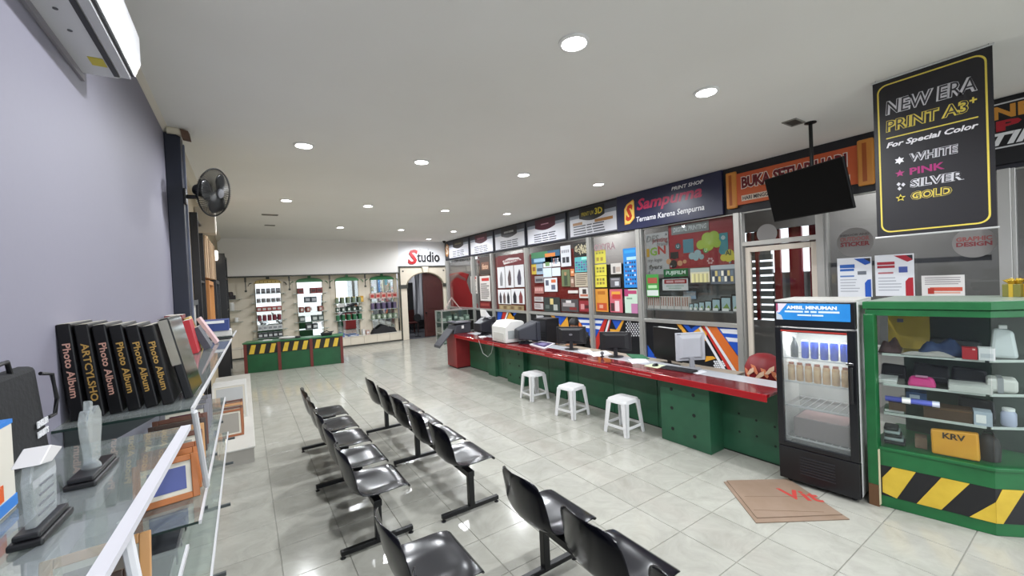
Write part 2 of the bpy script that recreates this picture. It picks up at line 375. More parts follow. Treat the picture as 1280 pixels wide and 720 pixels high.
for a, b in zip(POSTS[:-1], POSTS[1:]):
    n += 1
    wn = thing('window_%d' % (n if n < 9 else n+1), 'aluminium framed shop glazing bay number %d from the studio arch' % n, 'window', (XR, 0, 0), kind='structure')
    wn['label'] = ['far glazing bay beside the studio arch, red display behind', 'narrow glazing bay with red and white boards behind', 'glazing bay with two rows of white figure posters',
                   'wide glazing bay crowded with small notices', 'glazing bay with yellow, blue and pink posters', 'glazing bay over small framed samples beneath the navy shop sign',
                   'glazed door bay beneath the hanging television', 'large glazing bay with round lettering stickers', 'glazing bay behind the gold gift boxes', 'glazing bay at the shop front'][n-1]
    bx('post', ALU, -.09, .06, a-.045, a+.045, 0, 2.95, wn, bevel=.004)
    bx('post_lip', ALU, -.06, .04, a-.075, a-.046, 0, 2.95, wn, bevel=.003)
    bx('head_rail', ALU, -.03, .05, b+.045, a-.075, 2.935, 2.949, wn)
    if n == 7:
        bx('transom', ALU, -.06, .05, b+.045, a-.075, 2.40, 2.47, wn, bevel=.004)
        bx('pane', WINGLASS, .005, .011, b+.05, a-.08, 2.47, 2.935, wn)
        d0, d1 = 2.44, 3.42
        DRM = mat('#cfc4b6', .45)
        dd = thing('door_2', 'glazed swing door with beige frame beneath the hanging television', 'door', (XR, 0, 0), kind='structure')
        bx('stile', DRM, -.03, .02, d1-.07, d1, .03, 2.38, dd, bevel=.004); bx('stile', DRM, -.03, .02, d0, d0+.07, .03, 2.38, dd, bevel=.004)
        bx('top_rail', DRM, -.03, .02, d0+.07, d1-.07, 2.30, 2.38, dd, bevel=.004); bx('bottom_rail', DRM, -.03, .02, d0+.07, d1-.07, .03, .18, dd, bevel=.004)
        bx('pane', WINGLASS, -.006, 0, d0+.07, d1-.07, .18, 2.30, dd)
        MB().tube([(-.03, d0+.1, .95), (-.08, d0+.1, .95), (-.08, d0+.1, 1.25), (-.03, d0+.1, 1.25)], .012).build('handle', CHROME, dd, smooth=True)
    else:
        zr = ZR if n < 7 else .95
        bx('sill_rail', ALU, -.06, .05, b+.045, a-.075, zr-.05, zr+.02, wn, bevel=.004)
        bx('pane', WINGLASS, .005, .011, b+.045, a-.075, zr+.02, 2.935, wn)
        if n >= 7: bx('stall_panel', mat('#7d7a76', .6), -.01, .02, b+.045, a-.075, 0, zr-.05, wn)
        bx('foot_rail', ALU, -.05, .05, b+.045, a-.075, 0, .08, wn)
# lower graphic panels under the rail
GP = thing('graphic_panel', 'black panels printed with blue, orange and red chevrons under the glazing', 'panel', (0, 0, 0), kind='structure')
for a, b in zip(POSTS[:6], POSTS[1:7]): bx('panel', mat('#121318', .4), XR-.02, XR-.01, b+.045, a-.075, .08, ZR-.05, GP)
MOT = {'y': '#d79a33', 'b': '#1d4fb4', 'n': '#16264f', 'r': '#bd2f27', 'o': '#cf6a2c', 'w': '#dcdde2'}
def motif(scale, off, polys):
    ox, oy = off
    for k, pts in polys:
        mb = MB(); q = []
        for (a, b) in pts:
            p = at(ox+a/scale, oy+b/scale, x=XR-.021); q.append((p.y, min(max(p.z, .09), ZR-.052)))
        poly = [(-y, z) for y, z in q]
        ar_ = sum(poly[i][0]*poly[(i+1) % len(poly)][1]-poly[(i+1) % len(poly)][0]*poly[i][1] for i in range(len(poly)))
        if ar_ < 0: poly = poly[::-1]
        mb.prism(poly, 0, .0015 if k not in 'wn' else .0025, M=MR(XR-.0201, 0, 0)).build('stripe', mat(MOT[k], .4), GP)
motif(7.2, (780, 380), [('y', [(470, 160), (508, 160), (580, 275), (545, 275)]), ('b', [(522, 160), (700, 160), (600, 268)]), ('n', [(572, 160), (650, 160), (605, 225)]), ('y', [(600, 272), (690, 200), (745, 265), (740, 330), (640, 340)]),
    ('r', [(700, 160), (722, 160), (1000, 640), (965, 640)]), ('w', [(722, 160), (744, 160), (1035, 640), (1003, 640)]), ('o', [(744, 160), (830, 160), (1052, 510), (1052, 625), (1038, 640)]),
    ('b', [(830, 160), (1052, 160), (1052, 500)]), ('w', [(860, 222), (1052, 232), (1052, 275), (890, 262)]), ('w', [(912, 298), (1052, 312), (1052, 346), (938, 336)]),
    ('w', [(672, 215), (690, 205), (945, 640), (918, 640)]), ('y', [(470, 290), (505, 275), (505, 340), (495, 350)]), ('b', [(212, 370), (300, 500), (215, 480)]), ('y', [(740, 470), (800, 470), (830, 490), (730, 520)])])
motif(10.29, (680, 380), [('y', [(85, 140), (130, 140), (215, 285), (190, 320)]), ('b', [(135, 140), (292, 140), (210, 275)]), ('y', [(165, 295), (212, 280), (300, 160), (320, 300)]), ('o', [(430, 235), (465, 240), (600, 470), (600, 600), (560, 600)]),
    ('b', [(425, 140), (605, 140), (605, 440), (590, 420)]), ('w', [(440, 200), (605, 207), (605, 245), (465, 240)]), ('w', [(490, 270), (605, 277), (605, 312), (512, 308)]),
    ('b', [(645, 140), (775, 140), (650, 465)]), ('w', [(645, 208), (757, 214), (742, 252), (645, 247)]), ('w', [(645, 278), (732, 285), (716, 328), (645, 318)]),
    ('r', [(775, 140), (815, 140), (690, 600), (652, 600), (652, 470)]), ('w', [(828, 140), (850, 140), (745, 600), (715, 600)]), ('r', [(850, 140), (862, 140), (765, 600), (748, 600)]),
    ('b', [(866, 140), (1000, 140), (930, 330)]), ('y', [(1005, 140), (1030, 140), (940, 420), (850, 420), (850, 320), (930, 330)])])
motif(5.14, (540, 260), [('b', [(420, 640), (452, 640), (440, 720), (420, 720)]), ('r', [(455, 640), (478, 640), (462, 720), (445, 720)]), ('w', [(480, 640), (490, 640), (474, 720), (465, 720)]), ('y', [(495, 640), (520, 640), (530, 720), (478, 720)]), ('b', [(500, 640), (545, 640), (520, 700)])])
dots = MB()
for i in range(11):
    for j in range(9):
        if (i+j) % 2: continue
        for (cx, cy, w_) in ((783, 400, 17), (893, 452, 14), (671, 394, 9)):
            p = at(cx+i*w_/11, cy+j*(22 if cx != 671 else 7)/9, x=XR-.0205); s_ = .02
            if p.z < ZR-.08: dots.prism([(-p.y-s_, p.z), (-p.y, p.z-s_), (-p.y+s_, p.z), (-p.y, p.z+s_)], 0, .001, M=MR(XR-.0201, 0, 0))
tag(dots.build('dot_pattern', mat(MOT['w'], .4), GP), 'white dot pattern', kind='stuff')

# ================================================================== LIGHTS IN THE CEILING
LENS = mat('#ffffff', .5, emit=14.0, key='lens')
LIGHTS = [(.64, 2.2), (2.06, 2.18), (3.70, 2.17), (.66, 5.27), (2.11, 5.32), (3.80, 5.30), (5.45, 5.29), (.73, 8.57), (2.21, 8.61), (3.92, 8.60), (5.55, 8.52),
          (2.27, 11.84), (3.98, 11.92), (5.68, 11.89), (5.70, 14.05), (.64, -1.0), (2.06, -1.0), (3.7, -1.0), (5.4, -1.0)]
WHERE = ['over the lavender wall beside the air conditioner', 'over the open floor beside the waiting benches', 'over the drinks fridge', 'above the wall fan', 'over the far end of the benches',
         'above the plastic stools', 'above the staff monitors', 'over the white platform', 'between benches and green counter', 'above the far end of the red counter', 'above the menu boards',
         'over the green striped counter', 'in front of the mirrored bay', 'above the far glass showcase', 'just before the studio lettering', 'nearest the shop front', 'nearest the shop front', 'nearest the shop front', 'nearest the shop front']
lt0 = None
for i, (x, y) in enumerate(LIGHTS):
    t = thing('downlight', 'round white recessed downlight '+WHERE[i], 'light', (x, y, ZC), group='recessed ceiling downlights')
    if lt0 is None:
        rg = MB(); rg.lathe([(.11, -.001), (.11, -.012), (.09, -.018), (.086, -.004)], 24); a = rg.build('trim_ring', WHITE, t, smooth=True)
        ln_ = MB().lathe([(.0855, -.003), (.075, -.008), (.0, -.011)], 20).build('lens', LENS, t, smooth=True); lt0 = (a, ln_)
    else:
        for c in lt0:
            k = c.copy(); COL.objects.link(k); k.parent = t
    ld = bpy.data.lights.new('downlight_lamp', 'SPOT'); ld.energy = LAMP_W; ld.spot_size = R(173); ld.spot_blend = .5; ld.shadow_soft_size = .055
    ld.color = (.93, .96, 1.0)
    lo = bpy.data.objects.new('downlight_lamp', ld); COL.objects.link(lo); lo.parent = t; lo.location = (0, 0, -.03)
def fill_lamp(x, y, z, e, lab):  # added fixtures, out of view, that brighten the rooms beyond
    t = thing('added_lamp', lab, 'light', (x, y, z)); bx('lamp_body', WHITE, -.3, .3, -.06, .06, -.03, 0, t); bx('lamp_tube', mat('#ffffff', .5, emit=3, key='tubelens'), -.28, .28, -.04, .04, -.045, -.031, t)
    ld = bpy.data.lights.new('fill_light', 'AREA'); ld.shape = 'RECTANGLE'; ld.size = .56; ld.size_y = .08; ld.energy = e
    lo = bpy.data.objects.new('fill_light', ld); COL.objects.link(lo); lo.parent = t; lo.location = (0, 0, -.055)
fill_lamp(7.5, 12.2, 3.69, ROOM_W, 'added white tube lamp brightening the room behind the red display')
fill_lamp(7.5, 7.5, 3.69, ROOM_W, 'added white tube lamp brightening the room behind the notices')
fill_lamp(7.5, 2.0, 3.69, ROOM_W*.55, 'added white tube lamp brightening the room behind the round stickers')
fill_lamp(5.2, 17.1, 3.19, ROOM_W*.5, 'added white tube lamp brightening the studio')
# ceiling vents, their openings drawn as flat dark sheets
for (x, y, a, b, lab) in ((5.40, 2.13, .11, .06, 'open rectangular lamp hole in ceiling beside the television pole'), (.55, 10.3, .14, .05, 'dark ceiling hatch over the beige wall'),
                          (.62, 11.9, .1, .05, 'small dark ceiling hatch before the display bay')):
    t = thing('ceiling_hatch', lab, 'hatch', (x, y, ZC))
    MB().box(-a, a, -b, b, -.004, -.001).build('opening', mat('#3a3631', .7), t)
    f = MB(); f.box(-a-.015, -a, -b-.015, b+.015, -.012, -.001); f.box(a, a+.015, -b-.015, b+.015, -.012, -.001); f.box(-a, a, -b-.015, -b, -.012, -.001); f.box(-a, a, b, b+.015, -.012, -.001)
    f.build('frame', mat('#8a8780', .6), t)

# ================================================================== SIGNS ON THE FASCIA
FX = XR-.05
lab5 = ['menu light box next to the round S badge', 'menu light box with maroon crest, second from the S badge', 'menu light box with black crest and grey print', 'menu light box with maroon crest and bold lines', 'menu light box headed PRINT UV 3D']
PXS = [(562, 587), (588.5, 617.8), (619.5, 657.8), (660, 709), (713, 774.5)]
for i, (a, b) in enumerate(PXS):
    yl = at(a, 320, x=FX).y if i == 0 else at(a, 310-4*i, x=FX).y; yr = at(b, 312-5*i, x=FX).y
    hd = ['#2b2522', '#4a1c2a', '#26242a', '#4a1a2c', '#17171a'][i]
    t = thing('menu_board', lab5[i], 'sign', (FX, yl, 2.99), group='menu light boxes on the fascia')
    W, H = yl-yr, .66
    M = MR(0, 0, 0)
    MB().box(0, W, 0, H, .001, .03, M=M).build('case', mat('#3a3c49', .4), t)
    p = MB(); mats = [mat('#d5d6de', .35), mat(hd, .4), mat('#5a5c66', .4), mat('#a5743c', .4), mat('#8f97a5', .4)]
    p.poly([(.04, .03, .032), (W-.04, .03, .032), (W-.04, H*.66, .032), (.04, H*.66, .032)], 0)
    p.poly([(.04, H*.66, .0318), (W-.04, H*.66, .0318), (W-.04, H*.78, .0318), (.04, H*.78, .0318)], 4)
    # dark crest with a curved lower lip
    cr = [(W*.24, H*.98, .034)]+[(W*(.24+.52*k/10), H*(.64-.12*math.sin(math.pi*k/10)), .034) for k in range(11)]+[(W*.76, H*.98, .034)]
    p.poly(cr, 1)
    for (a_, b_) in ((.09, .3), (.56, .91)) if i == 4 else ():
        p.poly([(W*a_, H*.42, .033), (W*b_, H*.42, .033), (W*b_, H*.52, .033), (W*a_, H*.52, .033)], 3)
    p.v = [tuple(M @ Vector(v)) for v in p.v]
    p.build('printed_panel', mats, t)
    if i == 4:
        text('lettering', 'PRINT UV', W*.29, H*.70, W*.55, H*.84, M, mat('#b9a93a', .4), t, z=.035, bold=.02); text('lettering', '3D', W*.57, H*.68, W*.72, H*.90, M, mat('#d8c53e', .4), t, z=.035, bold=.03)
        pass
    elif i == 3: words('print_line', 1, W*.4, H*.74, W*.6, H*.78, M, mat('#b98a9a', .4), t, z=.035)
    else: words('print_line', 2, W*.34, H*.74, W*.66, H*.82, M, mat(['#6f674a', '#8d5a68', '#a5a5a8'][i], .4), t, z=.035)
    for k in range(4):
        v = H*(.38-.09*k); u0_, u1_ = W*(.2 if i != 4 else .1), W*(.8-.06*random.random())
        words('print_line', 3, u0_, v-.014, u1_, v+.014, M, mat('#4b4d57', .4), t, z=.0325)
# S badge
t = thing('s_badge', 'dark square badge with orange S beside the studio wall', 'sign', (FX, 14.94, 3.02))
MB().box(0, .38, 0, .62, .001, .03, M=MR(0, 0, 0)).build('plate', mat('#26262e', .4), t)
MB().prism([(.06, .16), (.21, .06), (.36, .2), (.36, .5), (.2, .58), (.06, .42)], .031, .036, M=MR(0, 0, 0)).build('hexagon', mat('#c98a4a', .4), t)
text('lettering', 'S', .12, .16, .31, .5, MR(0, 0, 0), mat('#f0e2d0', .4), t, z=.037, bold=.04)
# shop sign
yl, yr = 6.0, 3.72
t = thing('shop_sign', 'navy shop sign with orange S logo and magenta Sampurna lettering', 'sign', (FX, yl, 2.96)); W, H = yl-yr, .735; M = MR(0, 0, 0)
MB().box(0, W, 0, H, .001, .05, M=M).build('panel', mat('#1c1f3d', .35, noise=(1.5, .8, '#252a4c')), t, bevel=.005)
MB().prism([(.20, .12), (.33, .12), (.46, .22), (.46, .56), (.44, .60), (.27, .53), (.2, .44)], .051, .056, M=M).build('logo_plate', mat('#e8a33a', .4), t)
MB().prism([(.215, .14), (.335, .14), (.445, .23), (.445, .54), (.43, .575), (.28, .51), (.215, .43)], .0565, .058, M=M).build('logo_plate', mat('#efcf6a', .4), t)
text('logo_letter', 'S', .235, .18, .425, .52, M, mat('#c03a22', .4), t, z=.059, bold=.05, shear=.2)
text('lettering', 'Sampurna', .52, .295, 1.93, .585, M, mat('#b0234f', .4), t, z=.051, bold=.028, shear=.25)
text('lettering', 'PRINT SHOP', 1.33, .59, 1.96, .655, M, mat('#dfe0e4', .4), t, z=.051, bold=.02, shear=.2)
text('lettering', 'Ternama Karena Sempurna', .5, .10, 1.96, .235, M, mat('#e6e6ea', .4), t, z=.051, bold=.012, shear=.15)
# opening hours sign
yl, yr = 3.66, 1.77
t = thing('opening_sign', 'orange scroll sign reading BUKA SETIAP HARI behind the television', 'sign', (FX, yl, 3.0)); W, H = yl-yr, .66
MB().box(.06, W-.06, .07, .57, .001, .03, M=M).build('banner_board', mat('#c0482c', .45, noise=(1.2, .7, '#cd6a33')), t)
for u in (.0, W-.17):
    r = MB(); r.box(u, u+.17, .03, .62, .001, .05, M=M); r.build('scroll_roll', mat('#d08a3c', .45), t, bevel=.02)
    MB().box(u+.055, u+.1, .08, .57, .0505, .053, M=M).build('scroll_stripe', mat('#a5531f', .45), t)
text('lettering', 'BUKA SETIAP HARI', .25, .32, W-.28, .50, M, mat('#6c0f1c', .4), t, z=.0345, bold=.045)
text('lettering_outline', 'BUKA SETIAP HARI', .24, .31, W-.27, .51, M, mat('#f0e8de', .4), t, z=.031, bold=.10)
MB().box(.24, W-.25, .12, .21, .031, .033, M=M).build('strip', mat('#d9c9b8', .4), t)
for k_, s_ in enumerate(('HARI MINGGU', 'HARI LIBUR', 'TETAP BUKA')): text('lettering', s_, .26+k_*(W-.53)/3, .135, .26+(k_+.93)*(W-.53)/3, .195, M, mat('#23222a', .4), t, z=.0335, bold=.02)
# printing sign beyond the banner
yl = 1.45
t = thing('printing_sign', 'black sign with orange, red and white PRINTING lettering behind the hanging banner', 'sign', (FX, yl, 3.0)); W = 2.4
MB().box(0, W, 0, .68, .001, .03, M=M).build('panel', mat('#101014', .4), t)
MB().prism([(.02, .17), (1.6, .17), (1.6, .34), (1.12, .4), (1.2, .5), (1.1, .64), (.1, .64), (.02, .5)], .031, .033, M=M).build('outline', mat('#c9c9cc', .4), t)
MB().prism([(.035, .185), (1.58, .185), (1.58, .33), (1.09, .4), (1.17, .5), (1.08, .625), (.11, .625), (.035, .49)], .0335, .0345, M=M).build('outline_fill', mat('#121215', .4), t)
text('lettering', 'ONLINE', .15, .47, .93, .61, M, mat('#c98a35', .4), t, z=.035, bold=.04); text('lettering', 'UP', .45, .345, .85, .455, M, mat('#a5202c', .4), t, z=.035, bold=.05)
text('lettering', 'PRINTING', .1, .2, 1.2, .33, M, mat('#dcdcde', .4), t, z=.035, bold=.04, shear=.3)
# STUDIO lettering
st = thing('studio_lettering', 'raised STUDIO lettering with red S on the white wall', 'sign', (0, YB, 0)); M = MBK(0, 0, 0)
a = rectB(509.5, 312, 522, 330.5, YB); text('letter', 'S', a[0], a[2], a[1], a[3], M, mat('#a91a20', .4), st, bold=.03, ext=.03, shear=.15)
a = rectB(521, 314.5, 549, 327.5, YB); text('letters', 'tudio', a[0], a[2], a[1], a[3], M, mat('#18181a', .4), st, bold=.015, ext=.03)
cx = at(530, 311, y=YB); MB().tube([(cx.x+.17*math.cos(R(d)), -.016, cx.z+.13*math.sin(R(d))) for d in range(180, 361, 15)], .012).build('camera_outline', mat('#c9cdd3', .4), st, smooth=True)
cc = thing('dome_camera', 'small black dome camera at the ceiling above the S badge', 'camera', (6.55, 14.6, ZC))
MB().lathe([(.06, 0), (.06, -.03), (.045, -.04)], 14).build('base', mat('#3a3836', .5), cc, smooth=True); MB().lathe([(.045, -.04), (.04, -.07), (.02, -.09), (0, -.094)], 14).build('dome', BLACK, cc, smooth=True)

# ================================================================== POSTERS ON THE GLAZING
FIG = ['#3c3a44', '#77707a', '#55484e']
# boards standing behind the glass
def board(name, label, cat, px, bg, x=6.83, items=(), th=.02, **k):
    o = poster(name, label, cat, px, bg, items, x=x, th=th, **k); yl, yr, z0, z1 = rectR(*px, x=x)
    for yy in (-.05, yr-yl+.05):
        for zz in (.05, z1-z0-.05): bx('standoff', mat('#9a9a9c', .4), 6.8112-x, -.0012, yy-.015, yy+.015, zz-.015, zz+.015, o)
    return o
board('backing_board', 'long red display board behind the notices', 'board', (661.5, 313, 736, 390), '#8e2722', x=6.835)
board('backing_board', 'red display board behind the white figure posters', 'board', (619.5, 319, 657.5, 390), '#93302a', x=6.835)
board('backing_board', 'dark board behind the yellow and pink posters', 'board', (742, 330, 797, 391), '#26211f', x=6.835)
board('backing_board', 'red printed board full of cartoon clouds', 'board', (836, 270, 916, 334), '#8e1f28', x=6.835)
board('backing_board', 'grey printed board with slanted word art beside the red cloud board', 'board', (808, 291, 836, 343), '#a5a3a2', x=6.835,
      texts=[('DES', .02, .05, .6, .2, '#7c7a78', .2, .02), ('printing', .3, .12, .98, .26, '#8a4a48', .2, .02), ('I', .02, .36, .15, .56, '#b08a2c', 0, .03), ('G', .18, .34, .5, .54, '#7a9a3a', 0, .03), ('N', .54, .32, .88, .52, '#a03a34', 0, .03),
             ('brand', .5, .22, .98, .32, '#6a6866', .2, .0), ('my logo', .05, .6, .7, .72, '#6a6866', .2, .0), ('flyers', .1, .76, .7, .9, '#55524f', .2, .02)])
board('backing_board', 'brown and red board behind the price list in the narrow bay', 'board', (600, 321, 614, 391), '#7d3a34', x=6.835)
# bay 1: red display
yl, yr, z0, z1 = rectR(563, 326, 598, 392, x=6.84)
W, H = yl-yr, z1-z0
t = thing('red_display_panel', 'curved red display panel behind the far glass beside the arch', 'panel', (6.84, yl, z0))
MB().box(0, W, 0, H, -.02, 0, M=MR(0, 0, 0)).build('grey_back', mat('#8d8480', .5), t)
MB().prism([(.02, 0), (W*.98, 0), (W*.95, H*.2), (W*.72, H*.42), (W*.62, H*.62), (W*.72, H*.74), (W*.45, H*.8), (.02, H*.78)], .001, .02, M=MR(0, 0, 0)).build('red_shape', mat('#b3282b', .4), t)
MB().prism([(.02, H*.62), (W*.3, H*.7), (W*.6, H*.62), (W*.62, H*.66), (W*.3, H*.78), (.02, H*.74)], .021, .023, M=MR(0, 0, 0)).build('dull_band', mat('#8a5a58', .4), t)  # duller greyish red band across the red shape
poster('photo_box_sign', 'dark brown photo sign above the price lists', 'sign', (599.5, 321, 613, 343), '#3d332e', [(.15, .3, .85, .75, '#6b4a3c')], x=6.80, texts=[('foto', .25, .4, .8, .7, '#c9a58a', .2, .03)])
poster('price_list', 'white price list with red heading behind the narrow bay', 'poster', (600, 345, 613, 376), '#cfc9c4', lines(.1, .3, .9, .95, 8, '#6a6462')+[(.2, .08, .9, .2, '#b5312c')], x=6.80)
poster('price_list', 'white price list beside the curved red panel', 'poster', (588.5, 345, 596.5, 367), '#cbc6c0', lines(.1, .25, .9, .95, 6, '#77706c')+[(.2, .06, .9, .18, '#b04a40')], x=6.80)
poster('red_counter_board', 'dark red board low in the narrow glazing bay', 'board', (600, 377, 613, 388), '#6a1a1c', [(.1, .2, .9, .5, '#8f3a34')], x=6.80)
# bay 3: figure posters
poster('script_sign', 'dark red sign with white script over the figure posters', 'sign', (622, 318, 655.5, 332), '#6a2024', polys=[([(.2, .5), (.45, .3), (.8, .35), (.9, .6), (.5, .75), (.25, .85)], '#d9d4d2')], texts=[('Sampurna', .24, .42, .84, .72, '#8a2a30', .3, .02)])
for i, px in enumerate(((622, 334, 631, 360), (631.6, 332, 642, 359.5), (642.8, 331, 655, 358.7))):
    poster('figure_poster', ['white poster with one pale standing figure', 'white poster with a small dark figure', 'white poster with a large seated figure'][i], 'poster', px, '#dcdcdf',
           polys=[([(.35, .9), (.3, .55), (.45, .3), (.55, .18), (.65, .3), (.72, .6), (.66, .9)], ['#8c8c90', '#5b4a4c', '#4c4856'][i])], group='white figure posters in the upper row')
poster('figure_poster', 'white poster of three figures in the lower row', 'poster', (622.7, 362, 638.7, 380), '#e0e0e2', polys=[([(c-.08, .95), (c-.1, .5), (c, .15), (c+.1, .5), (c+.08, .95)], k) for c, k in ((.2, '#44404a'), (.5, '#6a5a58'), (.8, '#2f2c34'))], group='white figure posters in the lower row')
poster('figure_poster', 'white poster of two dark figures in the lower row', 'poster', (639.3, 361, 655.5, 380), '#e0e0e2', polys=[([(c-.12, .95), (c-.14, .5), (c, .12), (c+.14, .5), (c+.12, .95)], k) for c, k in ((.27, '#2f2c34'), (.73, '#7a3a3a'))], group='white figure posters in the lower row')
poster('tan_strip', 'tan printed strip under the figure posters', 'poster', (624, 381.5, 655, 388.5), '#8d7a5a', grid(.05, .2, .95, .9, 6, 1, ['#a5956f', '#6f5a40']))
# bay 4: crowded notices
C4 = [
 ('blue and green header sheet with orange mark', (664, 314, 700, 329), '#2f5a78', [(.0, .0, .6, .5, '#3b7550'), (.5, .2, .85, .5, '#c77a3a'), (.1, .55, .5, .85, '#8fb3c9')]),
 ('white notice showing a green plant sketch', (679, 321.5, 689.5, 334), '#d9dde0', [(.25, .5, .75, .9, '#6a8a5a')]),
 ('white notice with scattered red and blue dots', (690, 320, 700, 333), '#dde0e4', grid(.15, .2, .9, .8, 3, 3, ['#b58a8a', '#7a8aa5', '#c9c9cf'])),
 ('plain pale blue notice under the plant sketch', (679, 335, 689.5, 346.5), '#c9d6df', []),
 ('plain pale notice under the dotted notice', (690, 334.5, 700.5, 345), '#cfd9e0', []),
 ('tall white notice with two dark figures', (701, 307, 713.5, 333), '#d3d5da', grid(.1, .2, .9, .4, 4, 1, ['#8a8a94'])+grid(.15, .55, .9, .85, 2, 1, ['#33343c'], .8, .9)),
 ('black sheet crowded with pale gold leaves', (717, 303, 735, 320), '#14130f', []),
 ('shimmering teal holographic swatch sheet', (718.5, 321, 736, 340), '#58aeb2', grid(.06, .3, .98, .95, 5, 4, ['#3f4a86', '#5d7a9a', '#7a5a9a', '#3a8a8a'], .75, .7)+[(.5, .02, .95, .2, '#9ff0dc')]),
 ('beige text notice under the teal swatches', (718.5, 341, 736, 358.5), '#b8ac98', lines(.1, .12, .92, .92, 6, '#6a5f52', .4)),
 ('white notice with orange logo and two figures', (680.5, 347.5, 696.5, 364.5), '#d6d8dc', [(.1, .15, .35, .55, '#55586a'), (.55, .12, .9, .35, '#c9693f'), (.55, .5, .85, .85, '#5d6478')]),
 ('green photo of a standing person on the red board', (702, 337, 712.5, 358), '#66714f', [(.3, .3, .7, .95, '#3d4a36'), (.35, .15, .6, .35, '#a5825f')]),
 ('orange sticker beside the green photo', (713, 336, 717.8, 345), '#c97a4a', [(.2, .3, .8, .6, '#e0c0a0')]),
 ('small brown photo beside the beige notice', (713, 346, 717.8, 359), '#8a6a5a', [(.2, .2, .8, .6, '#c9b0a0')]),
 ('white strip notice on the red area', (710, 363, 722.5, 366.5), '#d6cfca', []),
 ('white notice with dark head portrait near the post', (724, 359.5, 736, 372.5), '#d5d0cc', [(.35, .15, .75, .6, '#3a3030'), (.1, .65, .9, .85, '#b56a50')]),
 ('red photo sheet low beside the post', (724, 376, 737, 389.5), '#8f2b33', [(.15, .3, .5, .8, '#c98a8a'), (.55, .4, .9, .7, '#4a1a20')]),
 ('dark landscape photo sheet low in the bay', (680, 371.5, 700, 389.5), '#2d3634', [(.4, .1, .6, .5, '#c9b77a'), (.6, .5, .85, .9, '#a5aaa5'), (.1, .55, .35, .8, '#55605c')]),
 ('black and white car photo sheet low in the bay', (701.5, 374, 723, 389.5), '#4a4648', [(.1, .3, .8, .6, '#a09a9a'), (.3, .1, .6, .3, '#d0caca'), (.5, .65, .9, .85, '#7a2a2a')]),
 ('yellow sticker at the edge of the notices', (664.5, 330, 670.5, 343), '#bfa53c', [(.2, .3, .8, .7, '#8a5a2c')]),
 ('grey photo of cars beside the orange logo notice', (668.5, 345, 679.5, 353.5), '#8d8a8c', [(.1, .4, .9, .8, '#4a4a50')]),
 ('pink strip label above the pale labels', (668, 358.5, 679.5, 367), '#a5706a', grid(.1, .2, .95, .8, 4, 1, ['#d0a09a'])),
 ('pale strip label of three, upper', (668, 371, 679, 377), '#b9b4b4', lines(.1, .2, .9, .9, 2, '#77706f')),
 ('pale strip label of three, lower', (668, 379, 679, 386.5), '#b9b0b0', lines(.1, .2, .9, .9, 2, '#806f6f')),
 ('blue car sheet beside the plant sketch', (670.5, 330, 678.7, 343), '#8fa3b5', [(.1, .4, .9, .7, '#3d4f66')])]
for lab, px, bg, it in C4: poster('notice', lab, 'poster', px, bg, it, group='small notices in the wide glazing bay')
lf = MB(); yl, yr, z0, z1 = rectR(717, 303, 735, 320, x=6.80)
for k in range(60):
    cy_, cz_, an = random.uniform(yr+.05, yl-.05), random.uniform(z0+.05, z1-.05), random.uniform(0, 3.1)
    l_, w_ = random.uniform(.025, .045), .014
    lf.prism([(-cy_+l_*math.cos(an), cz_+l_*math.sin(an)), (-cy_-w_*math.sin(an), cz_+w_*math.cos(an)), (-cy_-l_*math.cos(an), cz_-l_*math.sin(an)), (-cy_+w_*math.sin(an), cz_-w_*math.cos(an))], 0, .0006+.00002*k, M=MR(6.799, 0, 0))
lk = [o for o in bpy.data.objects if o.get('label') == 'black sheet crowded with pale gold leaves'][0]
lo = lf.build('leaf_print', mat('#c9c0a0', .4), lk); lo.matrix_parent_inverse = Matrix.Translation(lk.location).inverted(); tag(lo, 'pale gold leaf print', kind='stuff')
